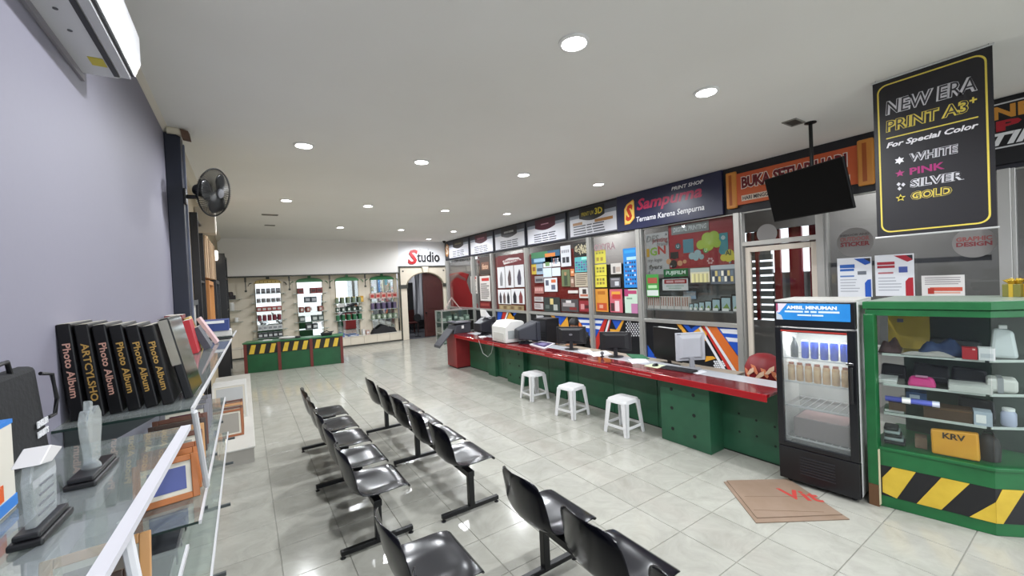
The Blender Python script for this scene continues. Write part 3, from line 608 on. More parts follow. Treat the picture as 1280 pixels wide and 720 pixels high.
# bay 5
C5 = [
 ('small yellow sheet under the pink word sticker', (743.5, 312.5, 757, 329), '#d6cd4a', grid(.12, .15, .9, .35, 3, 1, ['#8d8a3a'])+grid(.15, .55, .9, .85, 2, 1, ['#a58a3a'], .6, .9)),
 ('yellow price sheet, upper of the joined pair', (743.7, 330.5, 758, 344.5), '#dbd14c', grid(.15, .25, .9, .8, 3, 2, ['#7a7434', '#8f8a3c'])),
 ('yellow price sheet, lower of the joined pair', (744, 345, 758.3, 359), '#dbd14c', grid(.15, .2, .9, .85, 3, 2, ['#7a7434', '#a58a3c'])),
 ('orange poster with red food picture at the bottom', (744.5, 361, 760, 389.5), '#d8953a', [(.1, .62, .9, .95, '#c2502c'), (.2, .1, .8, .25, '#b56f24'), (.3, .7, .6, .85, '#d8a08a')]),
 ('pink poster with a cup picture and yellow burst', (762.5, 361.5, 778, 390.5), '#c9606f', [(.15, .1, .85, .3, '#e0a040'), (.2, .22, .9, .42, '#c23a34'), (.4, .5, .75, .95, '#e3c6c9'), (.05, .6, .35, .95, '#4a2a30')]),
 ('pale green poster with magenta corners', (781, 361.5, 797, 391.5), '#c0d6c4', [(.0, .0, .3, .3, '#a53a6e'), (.25, .05, .95, .2, '#b0406a'), (.5, .6, 1, 1, '#b878a0'), (.15, .35, .6, .42, '#7fa58a')]),
 ('tall blue catalogue poster with rows of tiny products', (779.5, 310, 796.5, 359.5), '#1f82cf', [(.1, .05, .9, .12, '#2f9be0'), (.25, .22, .95, .3, '#a9d5ef')]+grid(.12, .34, .95, .98, 5, 6, ['#1d2b50', '#c9d5e5', '#7a2a3a', '#12406f'], .6, .45)),
 ('white product card on the dark board', (763.5, 329, 776.5, 342.5), '#cfcac4', [(.2, .3, .45, .9, '#6f6a68'), (.5, .35, .9, .8, '#b5a59a')]),
 ('grey product card under the white card', (763, 347, 775.5, 359), '#66656a', [(.45, .4, .85, .85, '#c9cdd2'), (.1, .1, .9, .25, '#9a989c')])]
for lab, px, bg, it in C5: poster('price_poster', lab, 'poster', px, bg, it, group='colourful posters in the yellow and blue bay')
yl, yr, z0, z1 = rectR(742.5, 304, 769, 313, x=6.77)
text('word_sticker', 'OXYRA', 0, 0, yl-yr, z1-z0, MR(0, 0, 0), mat('#a58288', .5), bold=.02); o = bpy.data.objects['word_sticker']; o.location = (6.774, yl, z0); tag(o, 'pink brush word sticker above the small yellow sheet', 'sticker')
# bay 6: cloud board and samples
def blob(cx, cy, parts): return [(cx, cy, parts)]
def cartoon(name, label, col, discs, rect=None, letters=None, lcol='#1e3a28'):
    """a printed cut-out of overlapping rounds on the red board: discs are (px,py,radius px)"""
    mb = MB(); X = 6.8345
    for i, (a, b, r_) in enumerate(discs):
        c = at(a, b, x=X); e = at(a+r_, b, x=X); rr = abs(c.y-e.y)*.9
        mb.lathe([(rr, 0), (rr, .004+.0004*i)], 18, M=MR(X, c.y, c.z))
    if rect:
        yl_, yr_, a0, a1 = rectR(*rect, x=X); mb.box(X-.004, X, yr_, yl_, a0, a1)
    mats = [mat(col, .45)]
    if letters:
        s_, px = letters; yl_, yr_, a0, a1 = rectR(*px, x=X); mats.append(mat(lcol, .45)); text_mb(mb, s_, 0, 0, yl_-yr_, a1-a0, MR(X, yl_, a0), 1, z=.007, bold=.02)
    tag(mb.build(name, mats), label, 'sign', 'cartoon cut-outs on the red cloud board')
cartoon('cloud_cutout', 'lime green cloud cut-out on the red board', '#9bb33c', [(876, 306, 6), (884, 298, 8), (892, 296, 8), (896, 304, 6), (886, 307, 7)])
cartoon('cloud_cutout', 'yellow cloud cut-out lettered AI at the right edge', '#c9bd3a', [(905, 322, 5), (912, 317, 6), (918, 321, 5), (911, 322, 6)], letters=('AI', (907, 312.5, 914, 319)))
cartoon('cloud_cutout', 'pale grey blue cloud cut-out', '#8ea9ad', [(865, 320, 4.5), (872, 317, 5), (877, 321, 3.5), (870, 322, 4)])
cartoon('bottle_cutout', 'tall teal bottle cut-out with white neck', '#2f8791', [(904, 313, 6)], rect=(899.5, 291, 910, 314))
cartoon('tab_cutout', 'blue grey browser window cut-out', '#4a7d8c', [], rect=(854, 299, 867, 316))
cartoon('badge_cutout', 'dark teal shield badge cut-out', '#2a4f58', [(847.5, 308, 4)], letters=('U', (846, 306, 849, 310)), lcol='#b9cdd0')
cartoon('badge_cutout', 'round green badge cut-out on the lime cloud', '#3f8a4a', [(882.5, 312.5, 4)], letters=('U', (881, 310.5, 884, 315)), lcol='#d0e5c0')
cartoon('ring_cutout', 'small white flower ring on the red board', '#c9a5a5', [(888+3*math.cos(a), 326+3*math.sin(a), 1.4) for a in (0, 1.05, 2.1, 3.14, 4.2, 5.25)])
cartoon('label_cutout', 'white bottle label dot on teal bottle', '#c9d8d6', [(904, 297, 3)])
cartoon('camera_cutout', 'black camera lens cut-out above the film sign', '#22201f', [(842, 330, 5), (843, 320, 4)], rect=(838, 315, 848, 323))
cartoon('hand_cutout', 'peach hand cut-out holding the camera', '#b98a64', [(836, 327, 3.5), (850, 329, 3.5), (856, 327, 2.5)])
poster('film_header', 'grey banner strip reading DIGITAL PRINTING', 'sign', (839, 279, 886, 291), '#7f807f', x=6.828, texts=[('DIGITAL PRINTING', .06, .25, .95, .75, '#c5c8c8', .15, .03)])
poster('film_sign', 'green film sign with white lettering', 'sign', (829.5, 336, 860, 347), '#1f6b3a', [(.0, .88, 1, 1, '#1a1a1a')], x=6.824, texts=[('FUJIFILM', .1, .22, .92, .75, '#cfe0d0', .05, .04)])
poster('film_sign', 'white sign with dark red lettering under the film sign', 'sign', (828, 348.5, 860, 363), '#c9cccb', [(.08, .05, .95, .42, '#8f1d22'), (.16, .14, .45, .33, '#c9a0a0'), (.5, .14, .88, .33, '#c9a0a0'), (.15, .55, .85, .68, '#a5b5aa'), (.25, .75, .75, .88, '#a5b5aa')], x=6.824)
poster('film_poster', 'tall green poster with red pictures beside the post', 'poster', (808, 343, 823.5, 371), '#3c8a3c', [(.12, .15, .88, .4, '#9a4a3a'), (.15, .48, .85, .62, '#a9cfa0'), (.05, .7, .95, .95, '#c9d0cc')])
poster('group_photo', 'group photograph in pale yellow dress', 'photo', (863, 335, 887, 355), '#b9b59a', grid(.08, .35, .95, .9, 8, 1, ['#c9c487', '#a5a072'], .8, 1)+[(.0, .0, 1, .25, '#8f9a94'), (0, .9, 1, 1, '#2f2f30')])
poster('group_photo', 'group photograph in dark dress beside the other', 'photo', (888.5, 331, 919, 355), '#4a525a', grid(.06, .3, .95, .9, 7, 2, ['#23303f', '#b9a96a', '#5c6a76', '#d0cfc0'], .75, .9)+[(.0, .0, 1, .22, '#8a9396')])
sh = thing('sample_shelf', 'grey shelf of framed samples behind the glass', 'shelf', (0, 0, 0))
yl, yr, z0, z1 = rectR(808, 386, 918, 392, x=6.86); zs = at(860, 387, x=6.86).z
bx('shelf_board', mat('#8f9190', .5), 6.815, 7.15, yr, yl, zs-.03, zs-.0005, sh); bx('back_board', mat('#777b7b', .5), 7.15, 7.17, yr, yl, zs, zs+.6, sh)
bx('leg', ALU, 7.05, 7.09, yr, yr+.04, 0, zs-.03, sh); bx('leg', ALU, 7.05, 7.09, yl-.04, yl, 0, zs-.03, sh)
for i in range(6):
    a = yl-.05-i*.155
    t = thing('sample_box', 'white box with brown stripes in a row on the sample shelf', 'box', (6.845, a-.07, zs), group='striped boxes on the sample shelf')
    bx('carton', mat('#d0c9c2', .5), 0, .08, -.07, .07, 0, .24, t)
    for k in range(3): bx('stripe', mat('#8f5a48', .5), -.002, 0, -.055+k*.045, -.035+k*.045, .06, .23, t)
y = yl-.97
for i, s_ in enumerate((.075, .085, .10, .115, .14, .165, .19)):
    t = thing('sample_picture', ['smallest', 'second smallest', 'third smallest', 'middle sized', 'third largest', 'second largest', 'largest'][i]+' black photo frame with blue and green picture', 'photo frame', (6.86, y-s_*.55, zs), group='sample frames on the shelf behind glass')
    bx('frame', BLACK, 0, .02, -s_*.55, s_*.55, 0, s_*1.5, t); bx('picture', mat('#a9c3c9', .4), -.003, 0, -s_*.45, s_*.45, s_*.12, s_*1.35, t)
    MB().prism([(-s_*.4, s_*.2), (s_*.4, s_*.2), (s_*.1, s_*.8)], 0, .002, M=MR(-.003, 0, 0)).build('print', mat('#7a9a4a', .4), t); bx('price_tag', WHITE, -.03, -.028, -s_*.35, s_*.35, 0, .045, t)
    y -= s_*1.1+.006
poster('screen', 'small bright blue white screen on the back board', 'screen', (854, 364, 870, 374), '#a9c3d9', [(.05, .1, .95, .6, '#dfeaf2')], x=7.12)
# stickers and bulletins in the large bay
def round_sticker(px, r_, label, words):
    c = at(px[0], px[1], x=6.79); e = at(px[0], px[1]-r_, x=6.79); rr = e.z-c.z
    t = thing('round_sticker', label, 'sticker', (6.803, c.y, c.z)); MB().lathe([(rr, 0), (rr, .001)], 40, M=MR(0, 0, 0)).build('disc', mat('#7d7a78', .6), t)
    for s_, a, b, col in words: text('lettering', s_, -rr*.8, a*rr, rr*.8, b*rr, MR(0, 0, 0), mat(col, .5), t, z=.0012, bold=.04)
round_sticker((1068, 303), 18.5, 'round grey sticker reading OUTDOOR STICKER', [('INDOOR AND', .45, .6, '#5a5554'), ('OUTDOOR', .1, .4, '#8f5a58'), ('STICKER', -.25, .05, '#7a2f34')])
round_sticker((1217, 303), 19, 'round grey sticker reading GRAPHIC DESIGN', [('GRAPHIC', .1, .4, '#8a4a48'), ('DESIGN', -.25, .05, '#7a2f34')])
round_sticker((958, 292), 12, 'round pinkish sticker over the glazed door', [])
bx('window_bar', mat('#4b4a4c', .5), 6.9, 6.93, .85, 2.33, 2.0, 2.06); tag(bpy.data.objects['window_bar'], 'dark horizontal bar behind the round stickers', 'bar')
poster('price_bulletin', 'white bulletin with blue corners and printed lines', 'poster', (1047, 322, 1090, 371), '#dfe1e6', lines(.08, .55, .7, .92, 5, '#a9acb5', .3)+[(.08, .17, .52, .26, '#2a5fb0'), (.08, .28, .5, .34, '#2a5fb0'), (.08, .45, .5, .49, '#5a7ab5'), (.6, .35, .85, .44, '#6a6f78')], x=6.74,
       polys=[([(.5, .03), (.97, .03), (.97, .16), (.82, .2)], '#1c4fa8'), ([(.78, .03), (.97, .03), (.97, .14)], '#26262c'), ([(.8, .65), (.88, .57), (.97, .56), (.97, 1), (.8, 1)], '#1f55b5')])
poster('price_bulletin', 'white bulletin with dark red corners and printed lines', 'poster', (1094, 318, 1143, 370), '#dfe1e6', lines(.08, .55, .7, .92, 5, '#a9acb5', .3)+[(.06, .17, .52, .24, '#a52a38'), (.06, .26, .52, .32, '#a52a38'), (.08, .42, .48, .46, '#b56a70'), (.62, .3, .84, .44, '#4a5aa0')], x=6.74,
       polys=[([(.5, .03), (.97, .03), (.97, .15), (.84, .19)], '#a51f30'), ([(.8, .03), (.97, .03), (.97, .14)], '#26262c'), ([(.78, .65), (.86, .57), (.97, .56), (.97, 1), (.78, 1)], '#a91a2a')])
poster('price_bulletin', 'low wide bulletin with orange print over the cabinet', 'poster', (1152, 344, 1206, 370), '#d5d2cf', lines(.08, .1, .92, .5, 4, '#8a8486', .4, .1)+[(.2, .58, .95, .76, '#c2523c'), (.15, .62, .3, .9, '#a53024'), (.3, .8, .9, .88, '#d09a88')], x=6.74)

# ================================================================== WAITING BENCHES
PROF = [(.245, .385), (.25, .405), (.235, .422), (.16, .424), (.06, .412), (-.05, .404), (-.12, .408), (-.165, .428), (-.195, .475), (-.215, .55), (-.235, .64), (-.25, .71), (-.258, .755), (-.262, .785)]
HALF = [.205, .225, .24, .25, .255, .257, .257, .255, .25, .245, .24, .23, .21, .17]
def seat_mesh():
    nu = 13; V = []; Fc = []
    nrm = []
    for i, (x, z) in enumerate(PROF):
        a = PROF[max(i-1, 0)]; b = PROF[min(i+1, len(PROF)-1)]
        t = Vector((b[0]-a[0], b[1]-a[1])).normalized(); nrm.append((t.y, -t.x))     # towards the sitter's outside
    def pt(i, j, off):
        s = -1+2*j/(nu-1); x, z = PROF[i]; hw = HALF[i]; k = i/(len(PROF)-1)
        lift = .045*abs(s)**3
        if i <= 8: z = z+lift*[0, 0, .05, .15, .35, .6, .8, .9, .5][i]
        if i >= 6: x = x+(.055*s*s)*min(1, (i-5)/4)
        if i >= 11: z = z-(.03*abs(s)**3)*(i-10)/3
        rib = .006*math.exp(-((abs(s)-.72)/.12)**2) if 2 < i < 7 else 0
        z += rib
        n_ = nrm[i]
        return (x+n_[0]*off, s*hw*(1-(.012 if off else 0)), z+n_[1]*off)
    m = len(PROF)
    for off in (0, .009):
        for i in range(m):
            for j in range(nu): V.append(pt(i, j, off))
    def id_(l, i, j): return l*m*nu+i*nu+j
    for i in range(m-1):
        for j in range(nu-1):
            Fc.append((id_(0, i, j), id_(0, i, j+1), id_(0, i+1, j+1), id_(0, i+1, j))); Fc.append((id_(1, i, j), id_(1, i+1, j), id_(1, i+1, j+1), id_(1, i, j+1)))
    for i in range(m-1):
        for j in (0, nu-1): Fc.append((id_(0, i, j), id_(0, i+1, j), id_(1, i+1, j), id_(1, i, j)))
    for j in range(nu-1):
        for i in (0, m-1): Fc.append((id_(0, i, j), id_(0, i, j+1), id_(1, i, j+1), id_(1, i, j)))
    mb = MB(); mb.add(V, Fc); return mb
SEAT = None; SUP = None; BRK = None
def bench(label, x, seats, posts, y0, y1):
    global SEAT, SUP, BRK
    t = thing('waiting_bench', label, 'bench', (x, seats[0], 0), group='black seats in rows for waiting')
    for y in seats:
        if SEAT is None:
            o = seat_mesh().build('seat', SEATPL, t, smooth=True); sb = o.modifiers.new('s', 'SUBSURF'); sb.levels = 1; sb.render_levels = 1; SEAT = o
        else: o = SEAT.copy(); COL.objects.link(o); o.parent = t
        o.location = (0, y-seats[0], 0)
        if BRK is None:
            b = MB(); b.box(-.09, .12, -.1, -.07, .375, .398); b.box(-.09, .12, .07, .1, .375, .398); b.box(-.04, .04, -.12, .12, .36, .375); k = b.build('seat_bracket', METALBK, t); BRK = k
        else: k = BRK.copy(); COL.objects.link(k); k.parent = t
        k.location = (0, y-seats[0], 0)
    bx('beam', METALBK, -.03, .03, y0-seats[0], y1-seats[0], .31, .36, t, bevel=.004)
    for y in posts:
        if SUP is None:
            f = MB(); f.box(-.025, .025, -.025, .025, .045, .31); p = f.build('post', METALBK, t, bevel=.003)
            g = MB(); g.hexa([(-.28, -.02, .025), (.27, -.02, .025), (.27, .02, .025), (-.28, .02, .025)], [(-.28, -.02, .06), (.27, -.02, .06), (.27, .02, .06), (-.28, .02, .06)])
            q = g.build('foot_bar', METALBK, t, bevel=.004); h = []
            for sx in (-.265, .255):
                h.append(MB().lathe([(.02, 0), (.02, .006), (.008, .012), (.008, .03)], 10, M=Matrix.Translation((sx, 0, 0))).build('foot_pad', BLACK, t))
            SUP = [p, q]+h; now = SUP
        else:
            now = []
            for c in SUP: k = c.copy(); COL.objects.link(k); k.parent = t; now.append(k)
        for k in now: k.location = (0, y-seats[0], 0)
SY = [3.42, 4.0, 4.58, 5.15, 5.73]
bench('five-seat black bench nearer the glass shelves', .79, SY, [3.25, 4.5, 5.70], 3.22, 5.95)
bench('five-seat black bench nearer the red counter', 1.585, [y for y in SY], [3.22, 4.54, 5.76], 3.19, 5.95)
bench('black bench in front, on the glass shelves side', .785, [2.2, 1.6, 1.0], [2.2, .95], .75, 2.23)
bench('black bench in front, on the red counter side', 1.63, [2.19, 1.57, .97], [2.22, .95], .75, 2.25)

# ================================================================== STOOLS
def stool(x, y, rz, label):
    t = thing('plastic_stool', label, 'stool', (x, y, 0), rz, 'white plastic stools before the counter')
    PW = mat('#dedede', .3)
    def rr(h, r, n=5):
        out = []
        for (cx, cy, a0) in ((h-r, h-r, 0), (-h+r, h-r, 90), (-h+r, -h+r, 180), (h-r, -h+r, 270)):
            for k in range(n+1): a = R(a0+90*k/n); out.append((cx+r*math.cos(a), cy+r*math.sin(a)))
        return out
    s = MB(); A = [(rr(.155, .05), .395), (rr(.152, .05), .425), (rr(.145, .045), .44), (rr(.11, .04), .436)]
    n_ = len(A[0][0]); V = []; Fc = []
    for ring, z in A: V += [(p[0], p[1], z) for p in ring]
    for k in range(len(A)-1):
        for i in range(n_): Fc.append((k*n_+i, k*n_+(i+1) % n_, (k+1)*n_+(i+1) % n_, (k+1)*n_+i))
    Fc.append(list(range((len(A)-1)*n_, len(A)*n_))); Fc.append(list(range(n_))[::-1]); s.add(V, Fc); s.build('seat_top', PW, t, smooth=True)
    for sx in (-1, 1):
        for sy in (-1, 1):
            l = MB(); tp, bt = .15, .185; wt, wb_, th = .075, .05, .012
            for (ax) in (0, 1):
                if ax == 0:
                    b4 = [(sx*bt, sy*bt, 0), (sx*(bt-wb_), sy*bt, 0), (sx*(bt-wb_), sy*(bt-th), 0), (sx*bt, sy*(bt-th), 0)]; t4 = [(sx*tp, sy*tp, .415), (sx*(tp-wt), sy*tp, .415), (sx*(tp-wt), sy*(tp-th), .415), (sx*tp, sy*(tp-th), .415)]
                else:
                    b4 = [(sx*bt, sy*bt, 0), (sx*bt, sy*(bt-wb_), 0), (sx*(bt-th), sy*(bt-wb_), 0), (sx*(bt-th), sy*bt, 0)]; t4 = [(sx*tp, sy*tp, .415), (sx*tp, sy*(tp-wt), .415), (sx*(tp-th), sy*(tp-wt), .415), (sx*(tp-th), sy*tp, .415)]
                l.hexa(b4, t4)
            l.build('leg', PW, t, bevel=.004)
    for sx, sy in ((1, 0), (-1, 0), (0, 1), (0, -1)):
        r = MB(); h = .172
        if sx: r.box(sx*h-.006, sx*h+.006, -h+.02, h-.02, .09, .12)
        else: r.box(-h+.02, h-.02, sy*h-.006, sy*h+.006, .09, .12)
        r.build('stretcher', PW, t)
stool(4.03, 3.64, R(4), 'white plastic stool nearest the big green box')
stool(3.96, 4.56, R(8), 'middle white plastic stool of three')
stool(4.06, 5.63, R(-3), 'white plastic stool nearest the white printer')

# ================================================================== LONG COUNTER
ct = thing('service_counter', 'long green service counter with glossy red top', 'counter', (4.1, 0, 0))
CY0, CY1, CZ = 1.912, 8.75, .82
bx('counter_top', [mat('#6a151b', .13, coat=.3)], -.01, .30, CY0, CY1, CZ-.03, CZ, ct, bevel=.003)
bx('front_edge', mat('#98121b', .2, coat=.3), -.03, -.011, CY0, CY1, CZ-.07, CZ, ct, bevel=.003)
bx('rear_strip', mat('#b9bcc2', .2), .30, .57, CY0, CY1, CZ-.03, CZ, ct, bevel=.003)
for i in range(9):
    a = CY0+(CY1-CY0)*i/9; b = CY0+(CY1-CY0)*(i+1)/9
    bx('front_panel', GREEN_D if i % 2 else GREEN_D, .355, .375, a+.004, b-.004, .02, CZ-.03, ct, bevel=.003)
bx('plinth', mat('#1a2a20', .6), .37, .5, CY0, CY1, 0, .04, ct)
bx('back_panel', mat('#6d6a66', .6), .53, .55, CY0, CY1, .04, CZ-.03, ct)
HOLE = mat('#0a130d', .6)
def gbox(x0, y0, y1, holes):
    g = bx('pedestal', GREEN_D, x0-4.1, .354, y0, y1, 0, CZ-.071, ct, bevel=.004)
    for (u, v) in holes: MB().lathe([(.021, 0), (.021, .002)], 12, M=MR(x0-4.1-.0005, y1-u*(y1-y0), v*.75)).build('vent_hole', HOLE, g)
gbox(4.195, 2.56, 3.19, [(.25, .85), (.25, .55), (.25, .22), (.7, .83), (.7, .52), (.7, .2)])
gbox(4.36, 6.36, 6.95, [(.2, .8), (.2, .5), (.2, .2), (.75, .8), (.75, .5), (.75, .2)])
gbox(4.38, 7.45, 7.75, [])
gbox(4.40, 5.2, 5.5, [])
for (u, v) in ((.2, .45), (.5, .42), (.8, .4), (.2, .25), (.5, .25), (.8, .2)): MB().lathe([(.012, 0), (.012, .002)], 10, M=MR(.3545, 2.5-u*.6, v)).build('vent_hole', HOLE, ct)
for k_ in range(6): words('edge_print', 3, 0, 0, .5, .012, MR(-.03, 7.2-.7*k_, CZ-.042), mat('#b86a6a', .4), ct, z=.0005)
words('top_print', 7, 0, 0, 3.6, .03, Matrix(((0, 1, 0, .03), (-1, 0, 0, 6.6), (0, 0, 1, CZ), (0, 0, 0, 1))), mat('#a86a6a', .3), ct, z=.0002)
bx('cable', mat('#8a8f8a', .6), -.02, -.01, 0, .001, 0, .001, ct) if False else None
MB().tube([(.1, 7.6, CZ+.005), (-.035, 7.55, CZ-.02), (-.03, 7.4, .55), (-.03, 7.2, .5), (-.03, 7.05, .6), (-.035, 6.95, CZ-.02), (.1, 6.95, CZ+.005)], .006).build('cable', mat('#8f948f', .6), ct, smooth=True)
# red end cabinet with the black copier
re = thing('red_end_cabinet', 'narrow red cabinet closing the far counter end', 'cabinet', (4.12, 8.78, 0))
bx('body', mat('#8e2a2c', .4, noise=(4, .5, '#7d2225')), 0, .5, .0, .52, .03, .80, re, bevel=.005); bx('plinth', mat('#3a1414', .6), .03, .48, .03, .5, 0, .03, re); bx('top', mat('#7a2024', .3), -.01, .51, -.01, .53, .80, .82, re)
cp = thing('copier', 'dark grey printer with long sloping paper tray on red cabinet', 'printer', (4.1, 9.02, .82))
DG = mat('#3a3b42', .45)
MB().hexa([(.0, -.2, 0), (.45, -.2, 0), (.45, .25, 0), (0, .25, 0)], [(.06, -.2, .2), (.45, -.2, .24), (.45, .25, .24), (.06, .25, .2)]).build('housing', DG, cp, bevel=.015)
bx('lid', mat('#4a4b52', .4), .04, .46, -.21, .26, .243, .27, cp, bevel=.006); bx('paper_slot', BLACK, -.01, .05, -.15, .2, .05, .1, cp)
MB().hexa([(-.02, -.17, .06), (-.01, -.17, .12), (-.01, .22, .12), (-.02, .22, .06)], [(-.36, -.15, -.3), (-.35, -.15, -.24), (-.35, .2, -.24), (-.36, .2, -.3)]).build('sloping_tray', mat('#45464c', .45), cp, bevel=.008)
bx('control_panel', mat('#55565e', .35), .04, .16, .0, .24, .271, .29, cp)
bx('side_label', WHITE, .2, .26, -.212, -.209, .12, .19, cp)

# ------------------------------------------------------------------ things on the counter
def monitor(name, label, x, y, rz, w_, h_, col, zb=CZ, lift=.13, stand='#1b1b1e', back='#202023', logo=True):
    t = thing(name, label, 'monitor', (x, y, zb), rz)
    cm, sm = mat(back, .4), mat(stand, .4)
    MB().lathe([(.0, 0), (.11, 0), (.115, .008), (.03, .02), (.0, .02)], 20).build('stand_base', sm, t, smooth=True)
    MB().hexa([(-.03, -.03, .015), (.0, -.03, .015), (.0, .03, .015), (-.03, .03, .015)], [(-.01, -.025, lift+h_*.4), (.02, -.025, lift+h_*.4), (.02, .025, lift+h_*.4), (-.01, .025, lift+h_*.4)]).build('stand_neck', sm, t, bevel=.004)
    bx('housing', cm, .005, .035, -w_/2, w_/2, lift, lift+h_, t, bevel=.008)
    MB().hexa([(-.02, -w_*.3, lift+.05), (-.02, w_*.3, lift+.05), (-.02, w_*.3, lift+h_*.8), (-.02, -w_*.3, lift+h_*.8)], [(.006, -w_*.42, lift+.02), (.006, w_*.42, lift+.02), (.006, w_*.42, lift+h_*.93), (.006, -w_*.42, lift+h_*.93)]).build('rear_bulge', cm, t, bevel=.006)
    bx('screen', mat('#10141a', .1), .0351, .037, -w_/2+.015, w_/2-.015, lift+.02, lift+h_-.015, t)
    if logo: MB().lathe([(.022, 0), (.022, .002)], 14, M=MR(-.0202, 0, lift+h_*.55) @ Matrix.Diagonal((1.4, .8, 1, 1))).build('badge', mat('#9a9aa0', .3, .6), t)
    return t
monitor('flat_monitor', 'black flat monitor seen from behind, in front of seated person', 4.56, 5.2, R(38), .50, .29, 0, lift=.09)
m2 = monitor('flat_monitor', 'small black flat monitor seen from behind with webcam beside it', 4.56, 4.22, R(36), .46, .28, 0, lift=.09, logo=False)
m3 = monitor('white_monitor', 'grey white monitor seen from behind on curved stand', 4.60, 3.02, R(60), .37, .35, 0, lift=.10, stand='#8e8f94', back='#aeb0b6', logo=False)
bx('badge_mark', mat('#5a5c62', .4), .003, .0048, .12, .17, .43, .438, m3)
kb = thing('keyboard', 'black keyboard lying under the grey white monitor', 'keyboard', (4.42, 3.08, CZ), R(4))
bx('tray', mat('#1e1e21', .4), -.075, .075, -.21, .21, 0, .018, kb, bevel=.004)
kk = MB()
for i in range(5):
    for j in range(15): kk.box(-.065+i*.027, -.043+i*.027, -.2+j*.027, -.178+j*.027, .0185, .025)
tag(kk.build('keys', mat('#2b2b2f', .5), kb), 'black keys', kind='stuff')
ms = thing('mouse', 'black computer mouse on a pale pad', 'mouse', (4.42, 3.42, CZ+.004)); MB().lathe([(.0, .0), (.03, .0), (.032, .01), (.024, .026), (.0, .032)], 14, M=Matrix.Diagonal((1.6, 1, 1, 1))).build('shell', BLACK, ms, smooth=True); bx('wheel', mat('#55565a', .4), .015, .028, -.004, .004, .02, .031, ms)
tag(bx('mouse_pad', mat('#c9d3b0', .6), 4.33, 4.53, 3.32, 3.53, CZ, CZ+.004, bevel=.001), 'pale yellow green mouse pad on the counter', 'mouse pad')
wc = thing('webcam', 'small black webcam ball on the counter beside small monitor', 'webcam', (4.42, 4.36, CZ)); MB().lathe([(.03, 0), (.03, .01), (.01, .02), (.01, .03)], 12).build('foot', BLACK, wc); MB().lathe([(0, .03), (.02, .035), (.028, .055), (.02, .075), (0, .082)], 12).build('ball', mat('#55565c', .3), wc, smooth=True)
# cathode ray monitors, printers
def crt(label, x, y, rz, w_, h_, d, col='#2b2e36', zb=CZ):
    t = thing('crt_monitor', label, 'monitor', (x, y, zb), rz, 'bulky dark tube monitors'); m = mat(col, .45)
    MB().lathe([(.13, 0), (.14, .015), (.06, .03), (.06, .05)], 18).build('swivel_base', m, t)
    bx('front_case', m, d*.35, d*.55, -w_/2, w_/2, .05, .05+h_, t, bevel=.02)
    MB().hexa([(d*.36, -w_*.47, .06), (d*.36, w_*.47, .06), (d*.36, w_*.47, .04+h_), (d*.36, -w_*.47, .04+h_)], [(-d*.45, -w_*.3, .1), (-d*.45, w_*.3, .1), (-d*.45, w_*.3, h_*.78), (-d*.45, -w_*.3, h_*.78)]).build('tube_cover', m, t, bevel=.02)
    bx('screen', mat('#11151a', .1), d*.551, d*.56, -w_*.42, w_*.42, .09, .01+h_, t)
    for k in range(5): bx('vent_slot', BLACK, -d*.451, -d*.449, -w_*.2, w_*.2, .14+k*.03, .15+k*.03, t)
    return t
crt('bulky dark tube monitor beside the white printer', 4.43, 6.34, R(-14), .40, .36, .42)
crt('bulky black tube monitor with white paper on top, near the copier', 4.52, 8.15, R(10), .42, .36, .40, '#23242b')
tag(MB().hexa([(4.52, 7.98, 1.236), (4.62, 7.98, 1.236), (4.64, 8.27, 1.236), (4.54, 8.27, 1.236)], [(4.50, 7.98, 1.40), (4.505, 7.98, 1.40), (4.53, 8.27, 1.40), (4.525, 8.27, 1.40)]).build('paper_note', WHITE), 'white paper note propped on the far tube monitor', 'paper')
pr = thing('white_printer', 'white desktop laser printer on the red counter', 'printer', (4.14, 6.85, CZ), R(-3))
PWh = mat('#d5d4d0', .4)
mb = MB(); mb.prism([(0, 0), (.42, 0), (.42, .37), (.38, .40), (.12, .40), (.02, .31), (0, .3)], -.28, .28, M=Matrix(((1, 0, 0, 0), (0, 0, 1, 0), (0, 1, 0, .015), (0, 0, 0, 1)))); mb.build('housing', PWh, pr, bevel=.006)
bx('top_cover', mat('#e2e1dd', .35), .14, .34, -.24, .24, .4155, .422, pr, bevel=.004); bx('side_grille', mat('#9aa0a0', .5), .05, .25, -.2822, -.2802, .08, .24, pr); bx('front_flap', mat('#c0bfba', .4), -.012, -.001, -.2, .2, .05, .2, pr, bevel=.003); bx('button', mat('#5a8a6a', .4), .33, .36, -.29, -.281, .25, .28, pr)
for sx in (.04, .38):
    for sy in (-.24, .24): bx('foot', BLACK, sx-.02, sx+.02, sy-.02, sy+.02, 0, .015, pr)
bp = thing('black_printer', 'low black printer behind the far tube monitor', 'printer', (4.47, 7.42, CZ)); bx('housing', DG, 0, .17, -.12, .3, 0, .28, bp, bevel=.02); bx('lid', mat('#2c2d33', .4), .01, .17, -.11, .29, .281, .3, bp, bevel=.006); bx('front_slot', BLACK, -.003, 0, -.06, .2, .06, .1, bp)
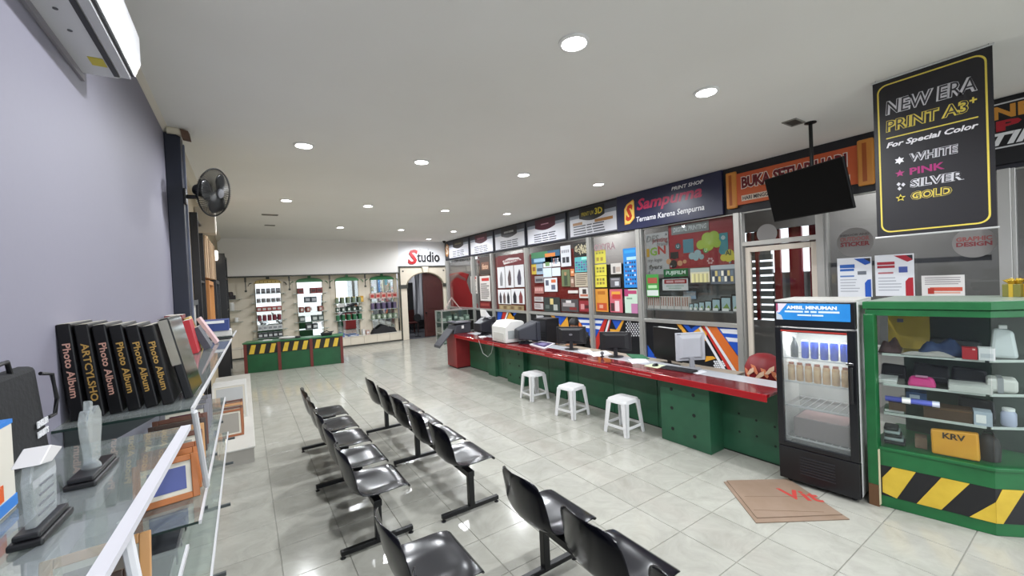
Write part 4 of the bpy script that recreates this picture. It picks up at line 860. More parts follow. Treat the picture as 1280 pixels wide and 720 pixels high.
# lower staff desk with black screens
sd = thing('staff_desk', 'low staff desk hidden behind the service counter', 'desk', (4.72, 2.7, 0)); bx('desk_top', mat('#9b8f80', .5), 0, .5, 0, 3.9, .70, .73, sd)
for yy in (.02, 1.9, 3.84): bx('desk_leg', mat('#77706a', .5), .02, .48, yy, yy+.04, 0, .70, sd)
t = thing('black_screen', 'large plain black screen behind the mouse pad', 'screen', (4.96, 3.62, .73), R(-12)); bx('foot', BLACK, -.08, .08, -.15, .15, 0, .015, t); bx('panel', mat('#0e0e10', .35), -.015, .015, -.27, .27, .07, .52, t, bevel=.005); bx('neck', BLACK, .0155, .035, -.03, .03, .015, .3, t); bx('white_edge', WHITE, -.012, .012, -.2, .16, .521, .528, t)
t = thing('computer_tower', 'tall black computer tower behind the tube monitor', 'computer', (5.0, 6.42, .73)); bx('case', mat('#16161a', .4), -.16, .16, -.2, .2, .0, .52, t, bevel=.006)
bx('rear_plate', mat('#2c2c31', .4), -.163, -.161, -.18, .18, .05, .48, t); [bx('slot', BLACK, -.165, -.1635, -.15, .05, .1+.05*k, .12+.05*k, t) for k in range(4)]
# papers and magazine
def sheet(label, pts, col, z=CZ, th=.003, items=(), cat='paper', name='paper_sheet'):
    P = [at(a, b, z=z) for a, b in pts]; c = sum((p.xy for p in P), Vector((0, 0)))/len(P)
    mb = MB(); poly = [((p.x-c.x), (p.y-c.y)) for p in P]
    ar_ = sum(poly[i][0]*poly[(i+1) % len(poly)][1]-poly[(i+1) % len(poly)][0]*poly[i][1] for i in range(len(poly)))
    if ar_ < 0: poly = poly[::-1]
    mb.prism(poly, 0, th); mats = [mat(col, .5)]
    for k, (f, cc_) in enumerate(items):
        mats.append(mat(cc_, .4)); mb.prism([(a*f, b*f) for a, b in poly], th, th+.0006*(k+1), k+1)
    o = mb.build(name, mats); o.location = (c.x, c.y, z); return tag(o, label, cat)
sheet('open magazine with dark cover before the tube monitor', [(662, 431), (676, 427), (694, 430), (681, 436.5)], '#d9d6da', th=.015, items=[(.8, '#4a3f66'), (.4, '#8f86b0')], cat='magazine', name='magazine')
sheet('white papers spread beside the black monitor', [(735, 441), (757, 438.5), (766, 443), (742, 446)], '#dcdde0')
sheet('loose white sheet in front of the black monitor', [(722, 438), (737, 436.5), (741, 440), (727, 441.5)], '#d5d3d0')
sheet('white sheet beside the small monitor', [(785, 449), (806, 447.5), (812, 453), (790, 455)], '#d8d5da')
sheet('green rimmed tray lying behind the small monitor', [(783, 443), (803, 444), (812, 449), (790, 448)], '#1f6b45', th=.01, cat='tray', name='tray')
sheet('white sheet beside the grey white monitor stand', [(856, 463), (868, 460), (884, 465), (872, 468)], '#d9dbe0')
sheet('small white receipt before the white printer', [(598, 420.5), (606, 419.5), (608, 421.5), (600, 422.5)], '#dcdcdc')
# round red bundle beside the door
rb = thing('red_bundle', 'rounded red bundle printed with cream leaves behind the counter', 'bundle', (5.0, 2.36, .66))
MB().lathe([(0, 0), (.16, .02), (.2, .12), (.2, .22), (.15, .33), (.08, .37), (0, .38)], 20).build('body', mat('#7f1219', .55, noise=(5, .4, '#6a0d13')), rb, smooth=True)
for k in range(9):
    a = R(150+k*14); z = .16+.03*(k % 3); MB().prism([(-.015, -.06), (.012, -.05), (.03, .03), (0, .07), (-.02, .02)], 0, .004, M=Matrix.Translation((.203*math.cos(a), .203*math.sin(a), z)) @ Matrix.Rotation(a+R(90), 4, 'Z') @ Matrix.Rotation(R(90), 4, 'X') @ Matrix.Rotation(R(-40 if k % 2 else 35), 4, 'Z')).build('leaf_print', mat('#d8b79a' if k % 2 else '#cf7a55', .5), rb)
tag(bx('stool_box', mat('#2a2522', .6), 4.78, 5.18, 2.15, 2.62, 0, .658, bevel=.01), 'dark box carrying the red bundle', 'box')
gb = thing('grey_cushion', 'round grey cushion leaning behind the red bundle', 'cushion', (5.22, 2.05, .64)); MB().lathe([(0, -.06), (.1, -.055), (.19, -.03), (.21, 0), (.19, .03), (.1, .055), (0, .06)], 22, M=MR(0, 0, .22)).build('pad', mat('#8b8a96', .6), gb, smooth=True)
bx('cushion_support', mat('#2a2522', .6), -.2, .2, -.2, .1, -.64, .01, gb)

# ================================================================== DRINKS FRIDGE
FR0 = Vector((4.176, 1.865)); FR1 = Vector((4.224, 1.265)); fd = (FR1-FR0); FW = .60
fr = thing('drinks_fridge', 'black and white upright drinks fridge with blue header', 'fridge', (FR0.x, FR0.y, 0), math.atan2(fd.y, fd.x))
FD, FH = .55, 1.70; FB = mat('#141519', .3); FWH = mat('#d9d9d6', .35)
sb = MB(); sb.box(0, .03, .06, FD, .04, FH); sb.box(FW-.03, FW, .06, FD, .04, FH); sb.build('side_wall', FWH, fr, bevel=.004)
bx('back_wall', FWH, .03, FW-.03, FD-.04, FD, .04, FH, fr); bx('roof', mat('#c3c1bb', .4), .0, FW, .03, FD, FH, FH+.015, fr); bx('base', FB, .03, FW-.03, .06, FD-.04, .04, .33, fr)
bx('inner_liner', mat('#b9bab8', .4), .03, FW-.03, FD-.06, FD-.041, .33, FH-.25, fr); bx('header_core', FB, .03, FW-.03, .07, FD-.05, FH-.22, FH, fr)
bx('lower_front', FB, 0, FW, 0, .058, .04, .345, fr, bevel=.006)
for k in range(7): bx('grille_slat', mat('#26272b', .4), .17, .43, -.006, 0, .12+k*.025, .132+k*.025, fr)
dr = bx('door_frame', FB, 0, .05, 0, .05, .35, 1.46, fr, bevel=.004)
bx('frame_stile', FB, FW-.06, FW, 0, .05, .35, 1.46, dr, bevel=.004); bx('frame_rail', FB, .05, FW-.06, 0, .05, .35, .39, dr, bevel=.004); bx('frame_rail', FB, .05, FW-.06, 0, .05, 1.42, 1.46, dr, bevel=.004)
bx('glass_pane', glass('#f3f5f5', .03, 'fridgeglass', .05, .12), .05, FW-.06, .02, .028, .39, 1.42, dr); bx('red_strip', mat('#a5342c', .4), .05, FW-.06, -.002, -.0005, 1.425, 1.44, dr)
MB().tube([(FW-.03, -.0, 1.15), (FW-.03, -.03, 1.15), (FW-.03, -.03, .85), (FW-.03, 0, .85)], .01).build('handle', BLACK, fr, smooth=True); bx('lock', CHROME, FW-.07, FW-.02, -.012, -.001, 1.17, 1.19, fr, bevel=.003)
hd = bx('header_case', FB, 0, FW, 0, .06, 1.47, FH, fr, bevel=.006)
Mh = Matrix(((1, 0, 0, 0), (0, 0, -1, 0), (0, 1, 0, 0), (0, 0, 0, 1)))
MB().box(.02, FW-.03, 1.535, 1.685, .0005, .003, M=Mh).build('header_print', mat('#1670bf', .35, noise=(3, .8, '#3a9ae0'), emit=.0), fr)
MB().prism([(.02, 1.60), (.045, 1.6), (.11, 1.685), (.02, 1.685)], .0032, .004, M=Mh).build('header_corner', mat('#d9cfe0', .4), fr); MB().prism([(.02, 1.535), (.075, 1.535), (.06, 1.575), (.02, 1.6)], .0032, .004, M=Mh).build('header_corner', mat('#b9c3cf', .4), fr)
MB().prism([(.02, 1.605), (.035, 1.62), (.035, 1.685), (.02, 1.685)], .0042, .005, M=Mh).build('header_corner', mat('#a04a66', .4), fr)
text('header_lettering', 'AMBIL MINUMAN', .105, 1.633, .48, 1.665, Mh, mat('#eef2f5', .4), fr, z=.0035, bold=.04); words('header_line', 4, .09, 1.604, .51, 1.62, Mh, mat('#d5e3f0', .4), fr, z=.0035); words('header_line', 2, .19, 1.574, .39, 1.588, Mh, mat('#d5e3f0', .4), fr, z=.0035)
for sx in (.06, FW-.06):
    for sy in (.08, FD-.06): MB().lathe([(.02, 0), (.02, .04)], 10, M=Matrix.Translation((sx, sy, 0))).build('foot', BLACK, fr)
SHZ = [.42, .72, .95, 1.17]
for z in SHZ:
    s_ = MB()
    for k in range(10): s_.box(.035+k*.058, .039+k*.058, .08, FD-.07, z-.004, z)
    s_.box(.032, FW-.032, .078, .084, z-.012, z+.004); s_.box(.032, FW-.032, FD-.076, FD-.07, z-.012, z); s_.build('wire_shelf', mat('#cfd0d0', .3, .3), fr)
ld = bpy.data.lights.new('fridge_lamp', 'AREA'); ld.shape = 'RECTANGLE'; ld.size = .45; ld.size_y = .02; ld.energy = 5.0; lo = bpy.data.objects.new('fridge_lamp', ld); COL.objects.link(lo); lo.parent = fr; lo.location = (FW/2, .12, 1.455)
bx('lamp_tube', mat('#ffffff', .4, emit=2, key='fl'), .08, FW-.08, .105, .135, 1.462, 1.475, fr)
FM = Matrix.Translation((FR0.x, FR0.y, 0)) @ Matrix.Rotation(math.atan2(fd.y, fd.x), 4, 'Z')
def drink(u, d, z, prof, body, cap, label, group, lidz=None, name='drink_can'):
    t = thing(name, label, 'drink', FM @ Vector((u, d, z)), 0, group)
    MB().lathe(prof, 14).build('body', body, t, smooth=True)
    if cap: MB().lathe(cap[1], 12).build('cap', cap[0], t, smooth=True)
for k in range(5): drink(.20+k*.073, .13, SHZ[3]+.001, [(.026, 0), (.03, .008), (.03, .14), (.024, .155)], mat('#1f3fb0', .25, .3), (mat('#c9ccd2', .3, .7), [(.024, .1555), (.024, .162), (.018, .164)]), 'tall blue can on the top fridge shelf', 'blue cans in the fridge')
drink(.115, .13, SHZ[3]+.001, [(.03, 0), (.032, .1), (.02, .14), (.012, .16), (.012, .18)], mat('#23262b', .3), (mat('#7a7f86', .4), [(.014, .181), (.014, .195)]), 'dark bottle beside the blue cans', None, name='drink_bottle')
for k in range(7): drink(.085+k*.068, .13, SHZ[2]+.001, [(.028, 0), (.03, .01), (.03, .09), (.027, .115), (.03, .135), (.022, .15)], mat('#b98a55', .4, noise=(20, .4, '#d6b98a')), (mat('#a5532c', .4), [(.022, .151), (.022, .168), (.016, .17)]), 'squat amber drink bottle on the second fridge shelf', 'amber bottles in the fridge', name='drink_bottle')
t = thing('drink_carton', 'dusty pink carton of drinks at the bottom of the fridge', 'carton', FM @ Vector((.09, .12, SHZ[0]+.001)), math.atan2(fd.y, fd.x)); bx('carton', mat('#6f5f61', .6), 0, .42, 0, .3, 0, .18, t, bevel=.006); bx('carton_flap', mat('#a58786', .6), .02, .4, .01, .29, .1805, .184, t)

# ================================================================== CORNER DISPLAY CABINET
CLEAR = glass('#f6f9f8', .03, 'clear')
A_ = Vector((4.34, 1.165)); B_ = Vector((4.46, .56)); C_ = Vector((4.80, .22)); D_ = Vector((5.25, .2)); E_ = Vector((5.10, 1.165))
dv = thing('display_cabinet', 'green corner glass display cabinet with black and yellow hazard band', 'cabinet', (A_.x, A_.y, 0))
def off(p, d):   # shrink the footprint outline inwards/outwards
    c = (A_+B_+C_+D_+E_)/5; v = p-c; return c+v*(1+d/v.length)
FP = [A_-(B_-A_).normalized()*.072, B_, C_, D_, E_+Vector((0, .07))]
def off2(p, d):   # the glazed corner beside the end post: keep its place along the front
    n_ = Vector((-(B_-A_).y, (B_-A_).x)).normalized(); n_ = n_ if n_.x > 0 else -n_
    return p+n_*(-d)
def fpoly(d): return [tuple(off(p, d)-A_) for p in FP][::-1]
def fprism(name, d, z0, z1, m, **k): 
    poly = fpoly(d)
    ar_ = sum(poly[i][0]*poly[(i+1) % 5][1]-poly[(i+1) % 5][0]*poly[i][1] for i in range(5))
    return MB().prism(poly if ar_ > 0 else poly[::-1], z0, z1).build(name, m, dv, **k)
fprism('base', -.012, 0.0, .095, GREEN, bevel=.004); fprism('hazard_band', -.006, .095, .345, mat('#17171a', .45)); fprism('base_moulding', -.004, .345, .475, GREEN, bevel=.004); fprism('deck', .012, .475, .50, GREEN, bevel=.004)
fprism('top_moulding', -.004, 1.585, 1.635, GREEN, bevel=.004); fprism('top', .014, 1.64, 1.70, GREEN, bevel=.005); fprism('top_cover', -.02, 1.7005, 1.706, mat('#8d9a8e', .3))
ab = (B_-A_); abn = ab.normalized(); inn = Vector((-abn.y, abn.x)); bc = (C_-B_); bcn = bc.normalized()
if inn.x < 0: inn = -inn
def face_mat(P, dirv):      # frame on a vertical face: x along face, y up, z out of the cabinet
    n_ = Vector((dirv.y, -dirv.x)); n_ = n_ if n_.x < 0 else -n_
    return Matrix(((dirv.x, 0, n_.x, P.x-A_.x), (dirv.y, 0, n_.y, P.y-A_.y), (0, 1, 0, 0), (0, 0, 0, 1)))
def on_front(d): a, b = off(FP[0], d), off(B_, d); return a+(b-a).normalized()*.074
Aq, Bq, Cq = on_front(-.006), off(B_, -.006), off(C_, -.006)
M1 = face_mat(Aq, (Bq-Aq).normalized()); M2 = face_mat(Bq, (Cq-Bq).normalized()); L1 = (Bq-Aq).length
for Mx, ps in ((M1, [(0, .12), (.085, .095), (.20, .345), (.065, .345), (.0, .24)]), (M1, [(.20, .095), (.335, .095), (.485, .345), (.34, .345)]), (M1, [(.48, .095), (L1, .095), (L1, .25)]),
               (M2, [(0, .095), (.04, .095), (.17, .345), (.04, .345), (0, .25)]), (M2, [(.2, .095), (.32, .095), (.45, .345), (.33, .345)])):
    ar_ = sum(ps[i][0]*ps[(i+1) % len(ps)][1]-ps[(i+1) % len(ps)][0]*ps[i][1] for i in range(len(ps))); ps = ps if ar_ > 0 else ps[::-1]
    MB().prism(ps, .0005, .0025, M=Mx).build('hazard_stripe', YELLOW, dv)
bx('end_post', GREEN, -.034, .05, .006, .075, .18, 1.60, dv, bevel=.005); bx('post_foot', mat('#6a4a30', .6), -.032, .048, .008, .073, 0, .18, dv)
bx('post_edge', mat('#d3c9a8', .5), -.034, -.004, .0, .0055, .02, .48, dv)
for P in (D_, E_): q = off(P, -.03)-A_; bx('corner_post', GREEN, q.x-.02, q.x+.02, q.y-.02, q.y+.02, .50, 1.585, dv)
Mg1 = face_mat(on_front(-.02), (off(B_, -.02)-on_front(-.02)).normalized()); Mg2 = face_mat(off(B_, -.02), (off(C_, -.02)-off(B_, -.02)).normalized())
MB().box(0, (off(B_, -.02)-on_front(-.02)).length-.004, .50, 1.585, -.005, 0, M=Mg1).build('front_glass', CLEAR, dv); MB().box(.004, (off(C_, -.02)-off(B_, -.02)).length, .50, 1.585, -.005, 0, M=Mg2).build('corner_glass', CLEAR, dv)
CZs = [.505, .78, 1.02, 1.27]
for z in CZs[1:]:
    fprism('glass_shelf', -.045, z-.008, z, CLEAR); MB().box(.02, L1-.03, z-.016, z+.002, -.05, -.042, M=M1).build('shelf_edge', mat('#cfd3ce', .4), dv)
    MB().box(.02, .4, z-.016, z+.002, -.05, -.042, M=M2).build('shelf_edge', mat('#cfd3ce', .4), dv)
bk = MB().box(.62, .64, -.9, -.02, .5, 1.585).build('back_panel', mat('#3c4a42', .5), dv)
def cab(u, d, z): p = A_+abn*u+inn*d; return Vector((p.x, p.y, z))
RZC = math.atan2(abn.y, abn.x)
def cthing(name, label, cat, u, d, z): return thing(name, label, cat, cab(u, d, z+.001), RZC)   # local x along the front, y into the cabinet
t = cthing('yellow_bag', 'yellow shopping bag lettered KRV on the cabinet floor', 'bag', 0.30, .05, CZs[0])
MB().hexa([(0, 0, 0), (.25, 0, 0), (.26, .1, 0), (.0, .1, 0)], [(-.005, .02, .185), (.245, .02, .205), (.25, .07, .205), (0, .07, .185)]).build('bag_body', mat('#d99520', .45, noise=(6, .5, '#e3a630')), t, bevel=.012)
text('bag_print', 'KRV', .06, .13, .18, .175, Matrix(((1, 0, 0, 0), (0, .12, -1, -.001), (0, 1, .12, 0), (0, 0, 0, 1))), mat('#3a2a10', .5), t, bold=.03, z=.003, ext=.002)
t = cthing('striped_cloth', 'folded black and white striped cloth on the cabinet floor', 'cloth', .02, .09, CZs[0])
for k in range(5): bx('fold', mat('#9aa5a5' if k % 2 else '#22282a', .7), 0, .13-.01*k, 0, .14, k*.028, k*.028+.026, t, bevel=.01)
t = cthing('cardboard_box', 'small brown cardboard box beside the yellow bag', 'box', .235, .12, CZs[0]) ; bx('carton', mat('#7a6252', .7), -.03, .04, 0, .12, 0, .08, t); bx('flap', mat('#8a7260', .7), -.03, .04, 0, .118, .081, .083, t)
t = cthing('black_helmet_bag', 'round topped dark bag beside the yellow bag', 'bag', .60, .16, CZs[0]); MB().lathe([(.0, 0), (.06, 0), (.065, .1), (.05, .16), (.02, .19), (0, .195)], 14).build('body', mat('#231f1e', .6), t, smooth=True); MB().tube([(-.03, 0, .185), (-.02, 0, .21), (.02, 0, .21), (.03, 0, .185)], .006).build('handle', BLACK, t)
t = cthing('brown_box', 'long dark brown box over the yellow bag', 'box', .26, .06, CZs[1]); bx('carton', mat('#46321f', .6), 0, .26, 0, .14, 0, .095, t, bevel=.003); bx('lid_line', mat('#6b4c2c', .5), -.002, .262, -.002, .142, .08, .085, t)
t = cthing('green_book', 'thin green book lying on the lower glass shelf', 'book', .03, .06, CZs[1]); bx('cover', mat('#2a6a3c', .5), 0, .12, 0, .17, 0, .028, t); bx('pages', WHITE, .003, .117, -.001, .165, .004, .024, t)
t = cthing('blue_roll', 'blue and white rolled tube lying across the shelf', 'tube', .04, .035, CZs[1]+.1)
MB().tube([(0, 0, .02), (.1, 0, .02)], .022, 12).build('roll', mat('#3d4796', .4), t, smooth=True); MB().tube([(.1, 0, .02), (.15, 0, .02)], .026, 12).build('roll_end', WHITE, t, smooth=True); MB().tube([(.15, 0, .02), (.27, 0, .02)], .022, 12).build('roll', mat('#5560b8', .4), t, smooth=True); MB().tube([(.27, 0, .02), (.31, 0, .02)], .024, 12).build('roll_end', mat('#c9cddd', .4), t, smooth=True); bx('prop', mat('#46321f', .6), .02, .12, -.01, .03, -.07, -.005, t)
t = cthing('grey_box', 'pale grey box at the cabinet corner', 'box', .525, .05, CZs[1]); bx('carton', mat('#a9b4bf', .5), 0, .09, 0, .12, 0, .10, t); bx('label', WHITE, .01, .06, -.002, -.0005, .02, .08, t)
t = cthing('blue_carton', 'flat blue carton above the rolled tube', 'box', .16, .19, CZs[1]+.10); bx('carton', mat('#3b5a86', .5), 0, .12, 0, .1, -.0045, .06, t); bx('label', mat('#c9d5e5', .5), .02, .08, -.002, -.0005, .01, .04, t)
t = cthing('pink_pouch', 'shiny pink pouch on the middle shelf', 'pouch', .17, .04, CZs[2]); MB().hexa([(0, 0, 0), (.17, 0, 0), (.17, .12, 0), (0, .12, 0)], [(.02, .03, .075), (.15, .03, .075), (.15, .09, .075), (.02, .09, .075)]).build('pouch', mat('#c2347a', .3), t, bevel=.02); bx('pale_patch', mat('#dfa5c3', .3), .05, .12, .02, .09, .0755, .077, t)  # pale pink patch laid on top of the pouch
t = cthing('paper_stack', 'stack of white paper on the middle shelf', 'paper', .40, .035, CZs[2]); [bx('ream', mat('#c9cac4', .5), .004*(k % 2), .22, 0, .2, k*.012, k*.012+.011, t) for k in range(4)]
t = cthing('white_tray', 'white tray at the left of the middle shelf', 'tray', .0, .06, CZs[2]); bx('tray', mat('#cfd0ca', .5), 0, .11, 0, .2, 0, .022, t); bx('rim', WHITE, -.003, .113, -.003, .203, .022, .03, t)
t = cthing('red_box', 'small dark red box beside a white box', 'box', .475, .03, CZs[3]); bx('carton', mat('#a5242b', .45), 0, .075, 0, .08, 0, .085, t); bx('clasp', mat('#d9b0a8', .4), .05, .065, -.002, -.0005, .07, .08, t)
t = cthing('white_box', 'white cube box beside the small red box', 'box', .555, .03, CZs[3]); bx('carton', mat('#d5d5d5', .45), 0, .08, 0, .09, 0, .09, t); bx('label', mat('#b9bcc0', .5), .01, .07, -.002, -.0005, .02, .05, t)
def heap(name, label, cat, u, d, z, w_, dp, h_, col, c2):
    t = cthing(name, label, cat, u, d, z); mb = MB(); n_ = 10; V = []; Fc = []
    for i in range(n_+1):
        for j in range(7):
            a, b = i/n_, j/6; hh = h_*max(.05, math.sin(math.pi*a)*math.sin(math.pi*b))*(0.75+.35*math.sin(7*a+3*b)) if 0 < i < n_ and 0 < j < 6 else .002
            V.append((a*w_, b*dp, hh))
    for i in range(n_):
        for j in range(6): Fc.append((i*7+j, (i+1)*7+j, (i+1)*7+j+1, i*7+j+1))
    n0 = len(V); V += [(0, 0, 0), (w_, 0, 0), (w_, dp, 0), (0, dp, 0)]; Fc.append((n0, n0+3, n0+2, n0+1))
    mb.add(V, Fc); mb.build('cloth', mat(col, .7, noise=(14, .5, c2)), t, smooth=True); return t
heap('blue_cloth', 'crumpled blue cloth on the upper shelf', 'cloth', .24, .10, CZs[3]+.005, .26, .25, .18, '#33456a', '#22304d')
heap('pale_cloth', 'crumpled pale paper wrap under the blue cloth', 'paper', .14, .04, CZs[3], .30, .055, .06, '#a5a19a', '#8d8a86')
heap('brown_cloth', 'brown leather wrap at the left of the upper shelf', 'cloth', .0, .1, CZs[3], .14, .3, .16, '#5a4340', '#43302e')
t = cthing('yellow_signboard', 'yellow printed signboard leaning at the top inside the cabinet', 'sign', .05, .38, CZs[3]+.0); MB().hexa([(0, .02, 0), (.26, .02, 0), (.26, .03, 0), (0, .03, 0)], [(0, .08, .28), (.26, .08, .28), (.26, .09, .28), (0, .09, .28)]).build('board', mat('#b99a2c', .4, noise=(8, .5, '#cfae3a')), t); bx('label', mat('#5a5a66', .5), .06, .1, .055, .06, .22, .25, t)
for lab, u_, d_, k_, w_, h_, c_ in (('black zip bag under the blue cloth', .2, .25, 2, .22, .15, '#121316'), ('black flat bag behind the pink pouch', .0, .28, 2, .17, .12, '#19171a'), ('dark folded bag behind the paper stack', .42, .28, 2, .2, .14, '#1c1d20'), ('black bundle behind the brown box', .45, .26, 1, .2, .15, '#15161a'), ('dark grey box behind the red box', .3, .36, 3, .3, .1, '#3c3f40')):
    t = cthing('dark_bag', lab, 'bag', u_, d_, CZs[k_]); MB().hexa([(0, 0, 0), (w_, 0, 0), (w_, .1, 0), (0, .1, 0)], [(.01, .02, h_), (w_-.01, .02, h_*.9), (w_-.01, .08, h_*.9), (.01, .08, h_)]).build('bag', mat(c_, .6), t, bevel=.015); bx('zip', mat('#5a5b5f', .4), .03, w_-.03, -.002, .004, h_*.3, h_*.33, t)
t = cthing('clear_bag', 'bundle of clear plastic bags in the corner bay', 'bag', .62, .18, CZs[3]); MB().hexa([(0, 0, 0), (.14, 0, 0), (.14, .12, 0), (0, .12, 0)], [(.02, .03, .22), (.12, .03, .2), (.12, .09, .2), (.02, .09, .22)]).build('bag', mat('#c3c8c8', .25), t, bevel=.02); bx('tie', WHITE, .05, .09, .04, .08, .215, .24, t)
t = cthing('white_jar', 'pale jar in the corner bay on the lower shelf', 'jar', .70, .16, CZs[1]); MB().lathe([(.035, 0), (.04, .01), (.04, .09), (.03, .11)], 14).build('jar', mat('#aeb3c9', .3), t, smooth=True); MB().lathe([(.032, .111), (.032, .13)], 14).build('lid', WHITE, t)
t = cthing('paper_stack', 'white cloth bundle in the corner bay on the middle shelf', 'bundle', .60, .15, CZs[2]); bx('bundle', mat('#d0cfc9', .6), 0, .15, 0, .15, 0, .1, t, bevel=.02); bx('band', mat('#8d8f92', .6), .05, .08, -.003, .153, -.0005, .103, t)
# gift boxes on top
for lab, px, c1, c2, h_ in (('olive gift box with gold ribbon bow on the cabinet', 1261, '#6d6a2c', '#c9a83c', .10), ('orange gift box with gold ribbon bow on the cabinet', 1290, '#b5583a', '#d9b850', .12)):
    p = at(px, 372, z=1.706); t = thing('gift_box', lab, 'gift box', (p.x+.12, p.y-.02, 1.7065), R(-20)); bx('box', mat(c1, .4), -.05, .05, -.05, .05, 0, h_, t, bevel=.004); G = mat(c2, .3, .4)
    bx('ribbon', G, -.0515, .0515, -.012, .012, 0, h_+.0015, t); bx('ribbon', G, -.012, .012, -.0515, .0515, 0, h_+.0015, t)
    for k in range(6):
        a = k*math.pi/3; MB().tube([(0, 0, h_+.004), (.03*math.cos(a), .03*math.sin(a), h_+.035), (.055*math.cos(a), .055*math.sin(a), h_+.03), (.03*math.cos(a), .03*math.sin(a), h_+.01), (0, 0, h_+.004)], [.005, .012, .012, .01, .005], 6).build('bow_loop', G, t, smooth=True)

# ================================================================== FLATTENED CARDBOARD
cb = thing('cardboard_sheet', 'flattened brown cardboard box with red Vit print on the floor', 'cardboard', (3.80, 1.70, 0))
K = [(-.07, .46), (.43, .10), (.11, -.45), (-.50, -.04)]
CB = mat('#8a7666', .75, noise=(5, .6, '#7d6754'))
def cbq(f, z0, z1, shift=(0, 0), nm='cardboard_layer'):
    ps = [(a*f+shift[0], b*f+shift[1]) for a, b in K][::-1]
    MB().prism(ps, z0, z1).build(nm, CB, cb)
cbq(1.0, .001, .008); cbq(.93, .0085, .016, (.025, .02))
cb_u = Vector((K[1][0]-K[0][0], K[1][1]-K[0][1])).normalized(); cb_u2 = Vector((.55, -.83)); e1 = Vector((.62, -.785)); e2 = Vector((.785, .62))
text('red_print', 'Vit', 0, 0, .32, .17, Matrix(((e1.x, e2.x, 0, .02), (e1.y, e2.y, 0, .0), (0, 0, 1, .0163), (0, 0, 0, 1))), mat('#b03a34', .6), cb, z=0, ext=.0006, shear=-.2, bold=.02)
for (a, b) in (((-.2, .2), (.18, -.1)), ((-.35, .05), (.05, -.3))): MB().tube([(a[0], a[1], .0165), (b[0], b[1], .0165)], .0015, 5).build('crease', mat('#6f5844', .8), cb)

# ================================================================== HANGING BANNER
bn = thing('hanging_banner', 'black hanging banner reading NEW ERA PRINT A3 with gold border', 'banner', (4.97, 1.305, 2.25)); W, H = .727, 1.44; M = MR(0, 0, 0)
bx('cloth', mat('#17151a', .45), -.002, .002, -W, 0, .015, H-.01, bn)
for z in (.0, H-.012): MB().tube([(0, .012, z+.006), (0, -W-.012, z+.006)], .008, 8).build('rod', mat('#c9c9c9', .3, .3), bn, smooth=True)
for yy in (-.02, -W+.02): MB().tube([(0, yy, H), (0, yy, ZC-2.25)], .003, 6).build('hanger', mat('#8a8a8a', .4), bn)
GOLD = mat('#d5c04e', .45)
def rrect(x0, y0, x1, y1, r, n=6):
    o = []
    for cx, cy, a0 in ((x1-r, y1-r, 0), (x0+r, y1-r, 90), (x0+r, y0+r, 180), (x1-r, y0+r, 270)):
        for k in range(n+1): a = R(a0+90*k/n); o.append((cx+r*math.cos(a), cy+r*math.sin(a)))
    return o
ring = MB(); o_, i_ = rrect(.03, .045, W-.03, H-.05, .07), rrect(.042, .057, W-.042, H-.062, .06); n_ = len(o_)
ring.add([(a, b, .003) for a, b in o_]+[(a, b, .003) for a, b in i_], [(k, (k+1) % n_, n_+(k+1) % n_, n_+k) for k in range(n_)], 0, M); ring.build('gold_border', GOLD, bn)
SIL = mat('#c9c7cc', .4)
def outl(s_, x0, y0, x1, y1, c, **k):
    text('lettering', s_, x0, y0, x1, y1, M, c, bn, z=.0025, bold=.07, **k); d = (x1-x0)*.004+.002
    text('letter_core', s_, x0+d, y0+d, x1-d, y1-d, M, mat('#2a282e', .45), bn, z=.0035, bold=-.005, **k)
outl('NEW ERA', .085, 1.11, .645, 1.235, SIL, shear=.1); outl('PRINT A3', .085, .955, .595, 1.06, GOLD, shear=.05); text('lettering', '+', .60, 1.02, .64, 1.065, M, GOLD, bn, z=.0025, bold=.03)
MB().box(.085, .645, .895, .905, .0025, .0035, M=M).build('rule', GOLD, bn)
text('lettering', 'For Special Color', .085, .80, .645, .86, M, mat('#e3e0e4', .4), bn, z=.0025, bold=.03, shear=.25)
for s_, y_, x1, c, outline in (('WHITE', .645, .53, SIL, 1), ('PINK', .535, .45, mat('#9c1f68', .4), 0), ('SILVER', .42, .56, SIL, 1), ('GOLD', .31, .49, GOLD, 1)):
    if outline: outl(s_, .235, y_, x1, y_+.075, c, shear=.05)
    else: text('lettering', s_, .235, y_, x1, y_+.06, M, c, bn, z=.0025, bold=.03)
def star(cx, cy, r, n, c, inner=.45, nm='star_mark'):
    MB().prism([(cx+(r if k % 2 == 0 else r*inner)*math.sin(math.pi*k/n), cy+(r if k % 2 == 0 else r*inner)*math.cos(math.pi*k/n)) for k in range(2*n)][::-1], .0025, .0035, M=M).build(nm, c, bn)
star(.17, .68, .035, 6, mat('#e3e0e4', .4), .55); star(.17, .565, .033, 5, mat('#9c1f68', .4)); star(.17, .345, .035, 5, GOLD); star(.17, .345, .02, 5, mat('#17151a', .45), nm='star_core')
for a, b in ((.16, .47), (.19, .46), (.165, .43)): MB().prism([(a, b+.018), (a-.014, b), (a, b-.018), (a+.014, b)], .0025, .0035, M=M).build('diamond_mark', SIL, bn)

